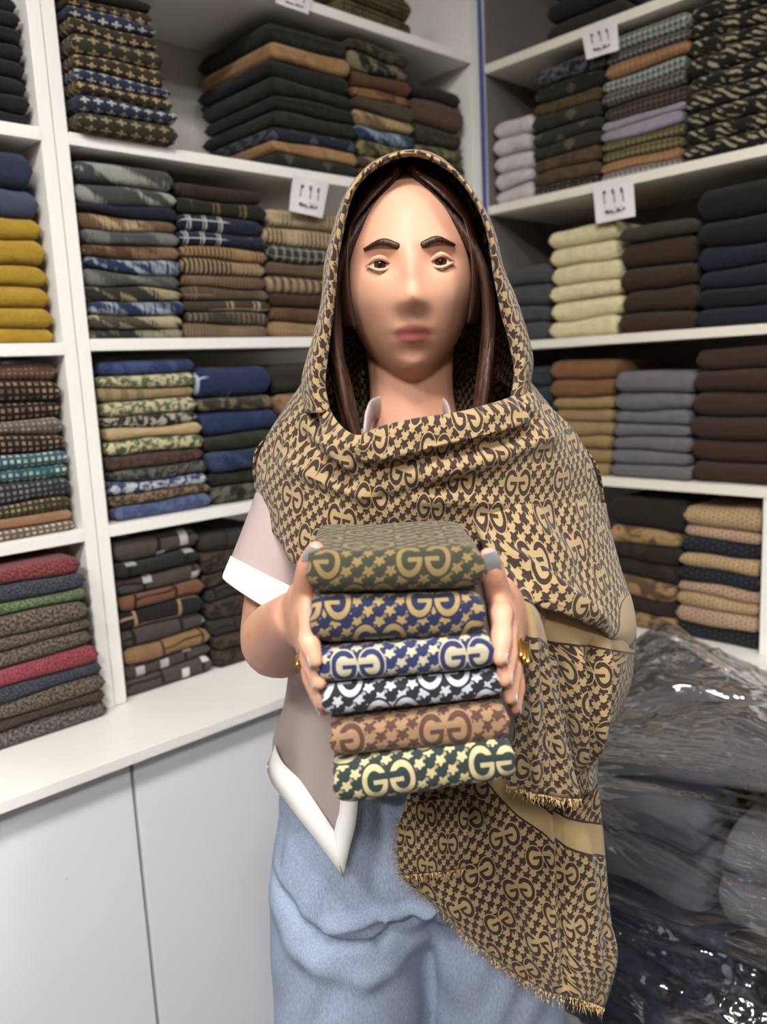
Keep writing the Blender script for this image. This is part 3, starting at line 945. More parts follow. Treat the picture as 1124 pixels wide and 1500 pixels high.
# skin
SKIN, b = new_mat('skin', .5, .35)
n1 = noise_at(obj_coords(), 60, 4, .6); n2 = noise_at(obj_coords(), 9, 2)
skin_col = mixc(ramp01(n2, .3, .7), scale_col(lin((204, 156, 130)), n1 * .16 + .92), scale_col(lin((196, 142, 118)), n1 * .16 + .92))
SKIN_B = b
b.inputs['Subsurface Weight'].default_value = .12
b.inputs['Subsurface Radius'].default_value = (.012, .005, .003)
HC = np.array(at(598, 412, .955))       # head centre
sp = S.nt.nodes.new('ShaderNodeSeparateXYZ'); S.nt.links.new(obj_coords().s, sp.inputs[0])
lx, ly, lz = S(sp.outputs[0]) - float(HC[0] - .04), S(sp.outputs[1]) - float(HC[1] - .99), S(sp.outputs[2]) - float(HC[2] - .0605)
ld = _sqrt((lx / .0215) * (lx / .0215) + (lz / .0105) * (lz / .0105))
set_col(SKIN_B, mixc((1.0 - ramp01(ld, .75, 1.05)) * (ly < -.05), skin_col, lin((172, 100, 92))))


def head_data(nu=72, nv=60):
    V = []
    for j in range(nv + 1):
        th = math.pi * j / nv
        for i in range(nu):
            ph = 2 * math.pi * i / nu
            x, y, z = math.sin(th) * math.sin(ph), -math.sin(th) * math.cos(ph), math.cos(th)
            fr = max(0, -y)
            X, Yy, Z = x * .073, y * .092, z * .112
            if z < 0:
                k = (-z) ** 1.6
                X *= 1 - .42 * k * (.5 + .5 * fr); Yy *= 1 - (.10 * k if y < 0 else .35 * k)
            if y < 0: Yy *= 1 - .05 * (1 - abs(z))
            g = lambda cx, cz, sx, sz: math.exp(-((X - cx) / sx) ** 2 - ((Z - cz) / sz) ** 2)
            f = 0.0
            if y < -.15:
                f += .010 * g(0, .002, .010, .022) + .020 * g(0, -.026, .012, .012) + .005 * (g(.012, -.030, .006, .007) + g(-.012, -.030, .006, .007))
                f -= .010 * (g(.031, .012, .016, .010) + g(-.031, .012, .016, .010))
                f += .004 * (g(.03, .030, .02, .007) + g(-.03, .030, .02, .007))
                f += .004 * (g(.042, -.022, .02, .018) + g(-.042, -.022, .02, .018))
                f += .006 * g(0, -.055, .017, .0055) + .006 * g(0, -.066, .014, .0055) - .004 * g(0, -.0605, .02, .0022)
                f += .009 * g(0, -.093, .016, .012) - .003 * g(0, -.078, .014, .006)
            V.append((X, Yy - f, Z))
    F = [(j * nu + i, j * nu + (i + 1) % nu, (j + 1) * nu + (i + 1) % nu, (j + 1) * nu + i) for j in range(nv) for i in range(nu)]
    return np.array(V) + HC, F


def W(px, py, Y): return tuple(at(px, py, Y))


skin = Bag()
skin.add(*head_data())
for sx in (-1, 1):   # ears
    skin.tube([HC + np.array([sx * .070, .012, .018]), HC + np.array([sx * .080, .018, .008]), HC + np.array([sx * .078, .014, -.010]), HC + np.array([sx * .070, .008, -.024])], [(.010, .005), (.014, .006), (.010, .006), (.007, .005)], n=10, ref=(0, 1, 0))
neck0 = HC + np.array([0, .030, -.06]); neck1 = np.array(W(606, 640, .985)); neck1[2] -= .015
skin.tube([neck0, (neck0 + neck1) / 2 + np.array([0, -.002, 0]), neck1], [.052, .049, .060], n=20, ref=(1, 0, 0))
zs = neck1[2] - .045
CXP = neck1[0]
skin.tube([(CXP, .985, zs + .03), (CXP, .99, zs - .02), (CXP, .985, zs - .12), (CXP, .985, zs - .24), (CXP - .005, .99, zs - .36)], [(.09, .06), (.155, .085), (.145, .095), (.120, .085), (.135, .09)], n=28, ref=(1, 0, 0))

# arm beside the counter: shoulder, elbow, wrist
sA = W(442, 676, .97); eA = W(402, 946, .915); wA = W(436, 905, .735)
skin.tube([(CXP - .05, .985, zs - .03), sA, tuple((np.array(sA) * .55 + np.array(eA) * .45) + np.array([-.006, 0, 0])), tuple(np.array(eA) + np.array([0, .006, .018])), eA], [.045, .041, .037, .038, .036], n=18, ref=(0, 1, 0))
skin.tube([tuple(np.array(eA) + np.array([0, .012, .006])), tuple(np.array(eA) * .72 + np.array(wA) * .28), tuple(np.array(eA) * .4 + np.array(wA) * .6), wA], [.038, .042, .035, .026], n=18, ref=(0, 0, 1))
# arm under the shawl
sB = W(785, 685, .965); eB = W(852, 905, .965); wB = W(752, 902, .755)
skin.tube([(CXP + .05, .985, zs - .03), sB, tuple(np.array(sB) * .5 + np.array(eB) * .5), eB], [.045, .039, .037, .032], n=18, ref=(0, 1, 0))
skin.tube([eB, tuple(np.array(eB) * .7 + np.array(wB) * .3), tuple(np.array(eB) * .35 + np.array(wB) * .65), wB], [.030, .032, .027, .023], n=18, ref=(0, 0, 1))


NAILS = []
RING_AT = {}


def hand(side, wrist, palm_c, knuckles, mids, tips, thumb):
    """knuckles, mids, tips: index to little finger; thumb: base, joint, tip"""
    w = np.array(wrist); pc = np.array(palm_c)
    kn = [np.array(k) for k in knuckles]
    kc = sum(kn) / 4
    spread = kn[0] - kn[3]
    skin.tube([w, w * .5 + pc * .5, pc, kc], [(.026, .020), (.032, .017), (.038, .016), (.038, .012)], n=18, ref=tuple(spread))
    lens = [.0092, .0096, .0092, .0080]
    for f in range(4):
        a, m1, t = kn[f], np.array(mids[f]), np.array(tips[f])
        r = lens[f]
        skin.tube([a * .8 + pc * .2, a, a * .5 + m1 * .5, m1, m1 * .5 + t * .5, t], [r * 1.1, r * 1.1, r * .95, r * 1.0, r * .88, r * .72], n=12, ref=(1, 0, .2))
        d = t - m1; d /= np.linalg.norm(d)
        out = np.array([side, -.3, 0.0]); out -= d * (out @ d); out /= np.linalg.norm(out)
        NAILS.append(tube_data([t + out * r * .60 - d * .004, t + out * r * .60 + d * .004], [(r * .40, .0008), (r * .32, .0007)], n=10, ref=tuple(np.cross(d, out)), sub=3))
        if f == 2: RING_AT[side] = (a * .55 + m1 * .45, m1 - a, r)
    b0, b1, b2 = [np.array(p) for p in thumb]
    skin.tube([w * .4 + pc * .6, b0, b1, b1 * .45 + b2 * .55, b2], [.016, .0135, .0112, .0108, .0082], n=14, ref=(1, 0, 0))
    d = b2 - b1; d /= np.linalg.norm(d)
    out = np.array([0.0, -1, .25]); out -= d * (out @ d); out /= np.linalg.norm(out)
    NAILS.append(tube_data([b2 + out * .0075 - d * .010, b2 + out * .0078, b2 + out * .0072 + d * .009], [(.0072, .0016), (.0075, .0018), (.0050, .0014)], n=12, ref=tuple(np.cross(d, out)), sub=4))


hand(-1, wA, W(449, 912, .700),
     [W(452, 903, .668), W(455, 925, .662), W(454, 947, .676), W(456, 968, .692)],
     [W(453, 940, .630), W(455, 965, .640), W(457, 990, .652), W(462, 1010, .668)],
     [W(462, 968, .622), W(467, 1000, .628), W(471, 1030, .640), W(475, 1040, .655)],
     [W(447, 880, .690), W(452, 838, .668), W(463, 806, .655)])
hand(1, wB, W(740, 905, .705),
     [W(735, 900, .655), W(742, 922, .662), W(748, 945, .672), W(752, 968, .686)],
     [W(735, 935, .632), W(743, 958, .640), W(750, 982, .650), W(757, 1003, .664)],
     [W(733, 965, .622), W(740, 995, .628), W(748, 1022, .638), W(755, 1038, .652)],
     [W(733, 880, .690), W(724, 850, .672), W(716, 815, .662)])

body_me = remeshed(skin.mesh('body'), .0030, 5, .5)
body_me.materials.append(SKIN)
me2 = body_me
me2.polygons.foreach_set('use_smooth', [True] * len(me2.polygons))
me2.transform(PM)
body = bpy.data.objects.new('body', me2); COL.objects.link(body); body.parent = person

NAIL, b = new_mat('nail', .15, .6); set_col(b, lin((150, 148, 152)))
bump_into(b, noise_at(obj_coords(), 200, 2), .02, .0005)
for nl in NAILS: P_link('fingernail', mesh_from(*nl), NAIL, body)
GOLD, b = new_mat('gold', .22, .5); set_col(b, lin((226, 178, 96))); b.inputs['Metallic'].default_value = 1.0
bump_into(b, noise_at(obj_coords(), 400, 2), .05, .0005)


def ring(side, wide):
    c, d, r = RING_AT[side]
    d = d / np.linalg.norm(d)
    a = np.cross(d, (0, 0, 1)); a /= np.linalg.norm(a); bb = np.cross(d, a)
    bag = Bag()
    for off in ((-.004, 0, .004) if wide else (-.0022, .0022)):
        pts = [c + d * off + (a * math.cos(t) + bb * math.sin(t)) * (r * 1.16) for t in np.linspace(0, 2 * math.pi, 25)]
        bag.tube(pts, [.0016] * 25, n=8, sub=1, cap=False, ref=tuple(d))
    for t in np.linspace(0, 2 * math.pi, 9)[:-1]:
        q = c + (a * math.cos(t) + bb * math.sin(t)) * (r * 1.22)
        bag.tube([q - d * .004, q + d * .004], [.0017, .0017], n=8, sub=2)
    if wide:
        out = np.array([.6, -.8, 0.1]); out -= d * (out @ d); out /= np.linalg.norm(out)
        q = c + out * r * 1.35; t = np.cross(d, out)
        for k in (-.005, 0, .005):
            bag.tube([q + t * k - d * .008, q + t * k + d * .008], [.0022, .0022], n=8, sub=2)
    return P_link('ring', bag.mesh(), GOLD, body)


ring(-1, False)['label'] = 'thin gold chain ring'
ring(1, True)['label'] = 'wide gold bar ring'

# eyes and brows
EYEW, b = new_mat('eye', .15, .5)
oc = obj_coords(); sp = S.nt.nodes.new('ShaderNodeSeparateXYZ'); S.nt.links.new(oc.s, sp.inputs[0])
rr = _sqrt(S(sp.outputs[0]) * S(sp.outputs[0]) + S(sp.outputs[2]) * S(sp.outputs[2]))
set_col(b, mixc(rr < .0062, (.72, .70, .68), mixc(rr < .0028, (.06, .03, .015), (.005, .005, .005))))
HAIR, b = new_mat('hair', .42, .35)
oc = obj_coords(); mp = S.nt.nodes.new('ShaderNodeMapping'); mp.inputs['Scale'].default_value = (420, 420, 9); S.nt.links.new(oc.s, mp.inputs[0])
hn = noise_at(S(mp.outputs[0]), 1.0, 3)
set_col(b, mixc(ramp01(hn, .35, .7), lin((38, 24, 18)), lin((78, 48, 34)))); bump_into(b, hn, .5, .002)
for sx in (-1, 1):
    V, F = tube_data([(0, 0, -.0105), (0, 0, 0), (0, 0, .0105)], [.004, .0112, .004], n=16, sub=5, ref=(1, 0, 0))
    bm = bmesh.new(); bmesh.ops.create_uvsphere(bm, u_segments=20, v_segments=14, radius=.0118)
    me = bpy.data.meshes.new('eye'); bm.to_mesh(me); bm.free()
    e = link('eye', me, EYEW, person, True)
    e.location = Vector(HC + np.array([sx * .031, -.0655, .010])) + Vector((-.04, -.99, 0))
    bp = [HC + np.array([sx * x, -y, z]) for x, y, z in ((.013, .0855, .026), (.028, .0835, .031), (.046, .068, .027))]
    V, F = tube_data(bp, [(.0036, .003), (.0036, .003), (.0014, .0015)], n=8)
    P_link('eyebrow', mesh_from(V, F), HAIR)
    for k, (zo, bow) in enumerate(((.0166, .004), (.0040, -.002))):
        lp = [HC + np.array([sx * x, -y, z]) for x, y, z in ((.0165, .0755, .0085), (.031, .0795, zo), (.0455, .0690, .0105))]
        V, F = tube_data(lp, [.0010, .0030 if k == 0 else .0018, .0010], n=8)
        P_link('eyelid', mesh_from(V, F), SKIN)

# hair: a cap with a parting and long locks down both sides
hair = Bag()
nu, nv = 64, 40
V = []; F = []
for j in range(nv + 1):
    th = math.pi * .64 * j / nv
    for i in range(nu + 1):
        # open at the face: angle measured from the front
        hid = .30 + .75 * max(0, math.cos(th)) ** 2 * 0
        op = .25 + .62 * min(1, max(0, (th - .62) / .5))
        if th < .62: op = .25 * max(0, (th - .2) / .42)
        ph = op + (2 * math.pi - 2 * op) * i / nu
        x, y, z = math.sin(th) * math.sin(ph), -math.sin(th) * math.cos(ph), math.cos(th)
        k = 1 + .010 * math.sin(ph * 40) * math.sin(th)
        V.append((x * .083 * k, y * .101 * k + .004, z * .121 - (.006 if abs(x) < .04 and y < .3 else 0)))
for j in range(nv):
    for i in range(nu):
        a = j * (nu + 1) + i
        F.append((a, a + 1, a + nu + 2, a + nu + 1))
hair.add(np.array(V) + HC, F)
rr_ = random.Random(3)
for sx in (-1, 1):
    for k in range(34):
        f = (k + rr_.uniform(-.5, .5)) / 33; f = min(1, max(0, f))
        x0 = sx * (.020 + .055 * f); y0 = -.070 + .075 * f
        jj = rr_.uniform(-.006, .006)
        a = HC + np.array([sx * (.008 + .05 * f), -.045 + .06 * f, .108 - .02 * f])
        b1_ = HC + np.array([sx * (.070 + .012 * f), -.052 + .07 * f, .02])
        c1_ = HC + np.array([sx * (.082 + .006 * f + rr_.uniform(-.003, .003)), -.050 + .07 * f, -.05])
        d1_ = HC + np.array([sx * (.084 - .012 * (1 - f) + rr_.uniform(-.004, .004)), -.058 + .07 * f + jj, -.12])
        e1_ = HC + np.array([sx * (.075 - .018 * (1 - f)), -.060 + .06 * f + 2 * jj, -.19 + jj])
        hair.tube([a, b1_, c1_, d1_, e1_], [(.0045, .006), (.006, .0075), (.006, .008), (.0055, .007), (.003, .004)], n=8, ref=(1, 0, 0), sub=5)
h_ob = P_link('hair', hair.mesh(), HAIR)
sm = h_ob.modifiers.new('s', 'SOLIDIFY'); sm.thickness = .002; sm.offset = -1

# ------------------------------------------------------------------ clothes
SHIRT, b = new_mat('shirt', .85, .2)
oc = obj_coords()
set_col(b, scale_col(lin((168, 153, 150)), noise_at(oc, 900, 2) * .22 + .89)); bump_into(b, noise_at(oc, 1100, 2), .3, .001)
HEM, b = new_mat('white_hem', .7, .2); set_col(b, lin((236, 236, 234))); bump_into(b, noise_at(obj_coords(), 900, 2), .2, .001)
DENIM, b = new_mat('denim', .85, .15)
oc = obj_coords()
mp = S.nt.nodes.new('ShaderNodeMapping'); mp.inputs['Scale'].default_value = (900, 900, 120); S.nt.links.new(oc.s, mp.inputs[0])
mp2 = S.nt.nodes.new('ShaderNodeMapping'); mp2.inputs['Scale'].default_value = (2200, 2200, 2200); S.nt.links.new(oc.s, mp2.inputs[0])
wv = noise_at(S(mp.outputs[0]), 1.0, 2); w2 = noise_at(S(mp2.outputs[0]), 1.0, 1)
big = noise_at(oc, 7, 3)
set_col(b, scale_col(mixc(ramp01(wv * .5 + w2 * .5, .3, .7), lin((108, 122, 150)), lin((170, 183, 204))), big * .3 + .85))
bump_into(b, wv, .3, .001)


def grid_mesh(A, UV=None, band=None, flip=False):
    """mesh of a grid of points (rows, cols, 3)"""
    r, c = A.shape[:2]
    V = A.reshape(-1, 3)
    F = [(i * c + j, (i + 1) * c + j, (i + 1) * c + j + 1, i * c + j + 1) for i in range(r - 1) for j in range(c - 1)]
    if flip: F = [f[::-1] for f in F]
    me = mesh_from(V, F, 'panel', None if UV is None else UV.reshape(-1, 2))
    if band is not None:
        lay = me.uv_layers.new(name='band')
        idx = np.zeros(len(me.loops), dtype=np.int32); me.loops.foreach_get('vertex_index', idx)
        w = band.reshape(-1)
        lay.data.foreach_set('uv', np.stack([w, 0 * w], 1)[idx].astype(np.float32).ravel())
    return me


def panel(rows, sr=8, sc=8):
    """control rows of (x, y in the photograph, distance[, band])"""
    C = np.array([[(*at(p[0], p[1], p[2]), (p[3] if len(p) > 3 else -3.0)) for p in row] for row in rows])
    A = surf(C, sr, sc)
    return A[..., :3], A[..., 3]


def grid_normals(A):
    du = np.gradient(A, axis=1); dv = np.gradient(A, axis=0)
    n = np.cross(du, dv); n /= np.linalg.norm(n, axis=2)[..., None] + 1e-12
    n[n[..., 1] > 0] *= -1      # towards the front
    return n


# jeans
jb = Bag()
hipL, hipR = np.array(W(512, 1440, .985)), np.array(W(730, 1440, 1.0))
hx = (hipL[0] + hipR[0]) / 2 + .004
zc = hipL[2]
cz = np.array(W(630, 1335, .93))[2]
jb.tube([(hx - .01, 1.0, 1.00), (hx - .008, 1.0, .93), (hx - .003, 1.0, .85), (hx, 1.0, cz + .03), (hx, 1.005, cz - .02)], [(.150, .092), (.168, .100), (.180, .108), (.176, .105), (.12, .07)], n=40, ref=(1, 0, 0), sub=6)
jb.tube([(hipL[0] + .012, 1.0, .84), (hipL[0] + .004, .992, cz), (hipL[0], .985, zc), (hipL[0] - .004, .99, .40), (hipL[0] - .006, 1.0, .06)], [(.092, .098), (.100, .104), (.101, .102), (.100, .10), (.108, .11)], n=36, ref=(1, 0, 0), sub=8, cap=False)
jb.tube([(hipR[0] - .010, 1.01, .84), (hipR[0] - .002, 1.008, cz), (hipR[0] - .008, 1.01, zc), (hipR[0] - .004, 1.02, .40), (hipR[0] + .010, 1.03, .06)], [(.092, .095), (.097, .100), (.098, .098), (.099, .098), (.105, .11)], n=36, ref=(1, 0, 0), sub=8, cap=False)
jm = remeshed(jb.mesh(), .006, 4, .5)
co = co_of(jm); nn = normals_of(jm)
f = np.zeros(len(co))
front = np.clip(-(co[:, 1] - .985) / .05, 0, 1)
for (x0, y0, x1, y1, wd, amp) in ((392, 1325, 470, 1372, 9, -.010), (470, 1372, 560, 1380, 9, -.012), (560, 1380, 630, 1345, 9, -.010), (480, 1352, 560, 1338, 10, .010), (560, 1338, 632, 1322, 9, .009), (395, 1362, 450, 1400, 22, .006), (450, 1400, 540, 1425, 22, .006), (540, 1425, 620, 1402, 22, .006),
                                  (636, 1325, 640, 1600, 6, -.006), (660, 1340, 780, 1400, 16, .006), (620, 1330, 700, 1300, 12, .008), (640, 1345, 720, 1375, 10, -.007), (410, 1180, 400, 1300, 8, -.005)):
    a, bb = np.array(W(x0, y0, .90)), np.array(W(x1, y1, .90))
    d = (bb - a)[[0, 2]]; L2 = d @ d
    q = co[:, [0, 2]] - a[[0, 2]]
    t = np.clip(q @ d / L2, 0, 1)
    dist = np.linalg.norm(q - t[:, None] * d, axis=1)
    f += amp * np.exp(-(dist / (wd * .9 / FPX)) ** 2)
f += .0025 * np.sin(co[:, 2] * 60 + 6 * np.sin(co[:, 0] * 25))
co += nn * (f * front)[:, None]
set_co(jm, co)
P_link('jeans', jm, DENIM)

# shoes, just under the jeans
SHOE = paint('shoe_white', (225, 223, 218), .5, .04)
for (x, y) in ((hipL[0] - .006, .985), (hipR[0] + .010, 1.015)):
    V, F = tube_data([(x, y + .09, .045), (x, y + .03, .05), (x, y - .07, .04), (x, y - .135, .03)], [(.034, .044), (.038, .049), (.044, .039), (.034, .029)], n=18, ref=(1, 0, 0))
    P_link('shoe', mesh_from(V, F), SHOE)

# shirt: front half beside the counter, with a pointed corner
A, _ = panel([
    [(440, 660, 1.04), (430, 680, .99), (470, 690, .93), (520, 690, .90), (560, 690, .89)],
    [(428, 860, 1.06), (424, 860, 1.00), (450, 860, .93), (500, 860, .895), (540, 860, .885)],
    [(432, 960, 1.07), (425, 960, 1.00), (452, 960, .925), (500, 960, .89), (538, 960, .88)],
    [(428, 1020, 1.07), (420, 1020, 1.00), (450, 1020, .915), (500, 1020, .882), (535, 1020, .875)],
    [(412, 1075, 1.07), (404, 1075, .99), (436, 1085, .905), (490, 1095, .876), (530, 1110, .870)],
    [(409, 1098, 1.07), (402, 1098, .985), (437, 1130, .893), (478, 1175, .868), (524, 1195, .862)],
    [(398, 1120, 1.07), (393, 1122, .98), (428, 1178, .885), (470, 1232, .862), (504, 1275, .856)],
], 10, 12)
A = A + grid_normals(A) * (.003 * np.sin(np.linspace(0, 14, A.shape[1]))[None, :, None] * np.linspace(0, 1, A.shape[0])[:, None, None])
shirt = P_link('shirt', grid_mesh(A), SHIRT)
sm = shirt.modifiers.new('s', 'SOLIDIFY'); sm.thickness = .0018; sm.offset = 0
# the other half, under the shawl
A2, _ = panel([
    [(560, 690, .89), (640, 690, .885), (720, 690, .90), (790, 690, .95), (810, 690, 1.04)],
    [(540, 860, .885), (630, 860, .885), (710, 860, .895), (780, 860, .95), (800, 860, 1.05)],
    [(538, 980, .88), (630, 980, .88), (710, 980, .89), (780, 980, .94), (800, 980, 1.05)],
    [(530, 1100, .87), (630, 1100, .87), (710, 1100, .88), (790, 1100, .93), (815, 1100, 1.05)],
    [(524, 1150, .862), (630, 1160, .865), (710, 1160, .875), (795, 1155, .93), (820, 1150, 1.05)],
], 8, 8)
s2 = P_link('shirt_front', grid_mesh(A2), SHIRT, shirt)
sm = s2.modifiers.new('s', 'SOLIDIFY'); sm.thickness = .0018; sm.offset = 0
# collar seen inside the hood
cpts = [W(536, 640, .90), W(540, 612, .915), W(552, 598, .945), W(600, 592, 1.02), W(650, 598, .95), W(662, 640, .90)]
V, F = tube_data(cpts, [(.013, .003)] * 6, n=10, ref=(0, -.3, 1), sub=6)
P_link('collar', mesh_from(V, F), SHIRT, shirt)
# white hem
def along(pts_out, pts_in, Y, th=.004, lift=.009):
    o_, i_ = spline(np.array([W(*p) for p in pts_out]), 8), spline(np.array([W(*p) for p in pts_in]), 8)
    fr = np.array([0, -lift, 0])
    rows = np.stack([i_ + fr, (i_ * .5 + o_ * .5) + fr * 1.35, o_ + fr, o_ - fr * .5], 0)
    return grid_mesh(rows)
hem = Bag()
h1 = along([(398, 1122, 1.05), (393, 1124, .975), (402, 1146, .925), (428, 1179, .884), (466, 1228, .8635), (503, 1277, .855)], [(410, 1085, 1.05), (404, 1088, .980), (415, 1112, .925), (441, 1138, .888), (470, 1180, .868), (491, 1212, .8600)], 0)
h2 = along([(503, 1277, .855), (513, 1235, .857), (522, 1198, .860), (526, 1150, .864)], [(490, 1213, .858), (494, 1195, .860), (498, 1180, .862), (500, 1140, .866)], 0)
for k, hm in enumerate((h1, h2)):
    o = P_link('hem_band', hm, HEM, shirt); sm = o.modifiers.new('s', 'SOLIDIFY'); sm.thickness = .0015
    o['label'] = 'white hem band'
# sleeve
ax0, ax1 = np.array(W(442, 690, .965)), np.array(W(386, 874, .925))
def ring_pts(c, ra, rb, tilt, n=36, axis=None):
    d = (ax1 - ax0) / np.linalg.norm(ax1 - ax0)
    a = np.array([1, 0, 0]) - d * d[0]; a /= np.linalg.norm(a); bb = np.cross(d, a)
    t = np.linspace(0, 2 * math.pi, n + 1)
    off = np.outer(np.cos(t), a) * ra + np.outer(np.sin(t), bb) * rb + np.outer(np.cos(t) * tilt, d)
    return c + off
fr_ = [(0, .040, .050, 0), (.25, .041, .050, .0), (.55, .043, .052, .003), (.85, .046, .054, .008), (1.0, .047, .055, .012)]
SL = np.stack([ring_pts(ax0 * (1 - k) + ax1 * k, ra, rb, tl) for k, ra, rb, tl in fr_])
SL = spline(SL, 8)
o = P_link('sleeve', grid_mesh(SL), SHIRT, shirt); sm = o.modifiers.new('s', 'SOLIDIFY'); sm.thickness = .0018
k2 = [(.83, .0472, .0555, .0085), (.93, .0486, .057, .010), (1.02, .0492, .0575, .013), (1.025, .047, .055, .013)]
HB = np.stack([ring_pts(ax0 * (1 - k) + ax1 * k, ra, rb, tl) for k, ra, rb, tl in k2])
o = P_link('sleeve_hem', grid_mesh(spline(HB, 5)), HEM, shirt); sm = o.modifiers.new('s', 'SOLIDIFY'); sm.thickness = .0015
o['label'] = 'white sleeve hem'

# ------------------------------------------------------------------ the shawl
SHAWL_MAT = monogram('shawl_cloth', (54, 41, 36), (158, 135, 98), False, band=(158, 136, 98), jitter=False, big=.385)


def fbm(A, f, seed=0.0):
    out = np.zeros(A.shape[:2])
    for i in range(A.shape[0]):
        for j in range(A.shape[1]):
            p = A[i, j]
            out[i, j] = mnoise.noise(Vector((p[0] * f[0] + seed, p[1] * f[1], p[2] * f[2])))
    return out


def drape_uv(A, rot, cx=.05, y0=.75, k=.55):
    u = A[..., 0] + np.tanh((A[..., 0] - cx) / .06) * np.maximum(0, A[..., 1] - y0) * k
    v = A[..., 2] - np.maximum(0, A[..., 1] - y0) * .2
    c, s = math.cos(rot), math.sin(rot)
    return np.stack([u * c - v * s + 3, u * s + v * c + 3], -1)


def arc_uv(A, rot=0.0, off=(0, 0)):
    u = np.concatenate([np.zeros((A.shape[0], 1)), np.cumsum(np.linalg.norm(np.diff(A, axis=1), axis=2), 1)], 1)
    v = np.concatenate([np.zeros((1, A.shape[1])), np.cumsum(np.linalg.norm(np.diff(A, axis=0), axis=2), 0)], 0)
    u = u - u[:, [A.shape[1] // 2]]
    c, s = math.cos(rot), math.sin(rot)
    return np.stack([u * c + v * s + 3 + off[0], u * s - v * c + 3 + off[1]], -1)


def cloth_panel(name, A, UV, band, parent, thick=.0016):
    o = P_link(name, grid_mesh(A, UV, band), SHAWL_MAT, parent)
    sm = o.modifiers.new('s', 'SOLIDIFY'); sm.thickness = thick; sm.offset = -1
    return o


def crease(A, lines, Y):
    """raise or sink the cloth along lines drawn in the plane of the cloth: (x0,y0,x1,y1,width,height)"""
    n = grid_normals(A); f = np.zeros(A.shape[:2])
    for (x0, y0, x1, y1, wd, amp) in lines:
        a, bb = np.array(at(x0, y0, Y)), np.array(at(x1, y1, Y))
        d = (bb - a)[[0, 2]]; q = A[..., [0, 2]] - a[[0, 2]]
        t = np.clip((q @ d) / (d @ d), 0, 1)
        dist = np.linalg.norm(q - t[..., None] * d, axis=2)
        f += 1.5 * amp * np.exp(-(dist / (wd * .8 / FPX)) ** 2) * np.clip(np.minimum(t, 1 - t) * 6 + .25, 0, 1)
    return A + n * f[..., None]


# chest and shoulders: from the neckline down
A, w = panel([
    [(466, 545, .905), (479, 592, .865), (514, 634, .815), (562, 624, .800), (622, 611, .798), (700, 597, .812), (748, 582, .845), (774, 556, .89)],
    [(455, 580, .895), (470, 628, .845), (512, 650, .795), (563, 641, .783), (624, 628, .780), (703, 613, .792), (762, 598, .825), (788, 582, .88)],
    [(430, 605, .91), (462, 655, .85), (512, 672, .805), (566, 664, .792), (630, 650, .790), (708, 634, .80), (775, 614, .835), (812, 600, .90)],
    [(400, 628, .925), (442, 676, .86), (510, 694, .812), (570, 690, .796), (642, 676, .792), (716, 660, .80), (795, 640, .84), (845, 630, .91)],
    [(380, 660, .935), (424, 702, .865), (500, 722, .818), (570, 722, .800), (650, 712, .795), (730, 696, .805), (815, 684, .845), (866, 676, .915)],
    [(375, 710, .94), (412, 744, .87), (485, 752, .82), (570, 756, .805), (655, 752, .800), (738, 742, .806), (828, 738, .846), (882, 736, .92)],
    [(378, 752, .945), (408, 790, .875), (440, 828, .835), (560, 800, .815), (650, 790, .808), (712, 800, .800), (835, 775, .846), (893, 775, .92)],
], 9, 12)
A = crease(A, [(505, 650, 700, 612, 7, -.007), (520, 672, 790, 612, 7, .006), (540, 690, 780, 640, 8, -.006), (470, 640, 520, 690, 8, .006), (420, 640, 520, 720, 9, -.006), (400, 690, 560, 735, 11, .006),
               (540, 735, 700, 700, 10, -.005), (600, 700, 840, 640, 14, .006), (440, 600, 470, 665, 7, -.006), (560, 720, 760, 740, 12, .004), (770, 590, 800, 625, 6, -.006)], .80)
A = A + grid_normals(A) * (.0035 * fbm(A, (14, 14, 34), 3.1))[..., None]
chest = cloth_panel('shawl', A, drape_uv(A, math.radians(8)), w * 0 - 3, None)
chest['label'] = 'brown and beige monogram shawl'

# hood: rim, outer fold, side, back
rim = [(748, 584), (754, 546), (746, 500), (733, 455), (724, 405), (716, 350), (700, 302), (672, 262), (640, 240), (606, 231), (570, 237), (541, 254), (519, 282), (506, 320), (497, 370), (491, 420), (487, 470), (481, 520), (478, 565), (484, 604)]
rimY = [.855, .868, .875, .872, .868, .866, .868, .874, .882, .886, .882, .874, .868, .866, .868, .87, .872, .87, .868, .862]
outer = [(776, 584), (780, 532), (769, 482), (753, 434), (740, 395), (727, 348), (708, 300), (681, 262), (648, 233), (608, 221), (569, 226), (539, 242), (511, 275), (493, 318), (481, 370), (474, 420), (465, 470), (450, 522), (442, 566), (446, 606)]
c0 = np.array([605.0, 415.0])
rows = [[(x, y, Y) for (x, y), Y in zip(rim, rimY)]]
rows.append([((x * .45 + X * .55), (y * .45 + Yy * .55) - (1.5 if 6 < i < 13 else 0), rY - .004) for i, ((x, y), (X, Yy), rY) in enumerate(zip(rim, outer, rimY))])
rows.append([(X, Yy, rY + .035) for (X, Yy), rY in zip(outer, rimY)])
rows.append([(c0[0] + (X - c0[0]) * .965, c0[1] + (Yy - c0[1]) * .965 + 3, rY + .090) for (X, Yy), rY in zip(outer, rimY)])
rows.append([(c0[0] + (X - c0[0]) * .84, c0[1] + (Yy - c0[1]) * .86 + 8, rY * .4 + .6 * 1.035) for (X, Yy), rY in zip(outer, rimY)])
rows.append([(c0[0] + (X - c0[0]) * .50, c0[1] + (Yy - c0[1]) * .58 + 20, 1.065) for (X, Yy), rY in zip(outer, rimY)])
rows.append([(c0[0] + (X - c0[0]) * .06, c0[1] + (Yy - c0[1]) * .30 + 30, 1.078) for (X, Yy), rY in zip(outer, rimY)])
A, w = panel(rows, 8, 7)
n = grid_normals(A)
ctr = np.array(at(605, 420, .96))
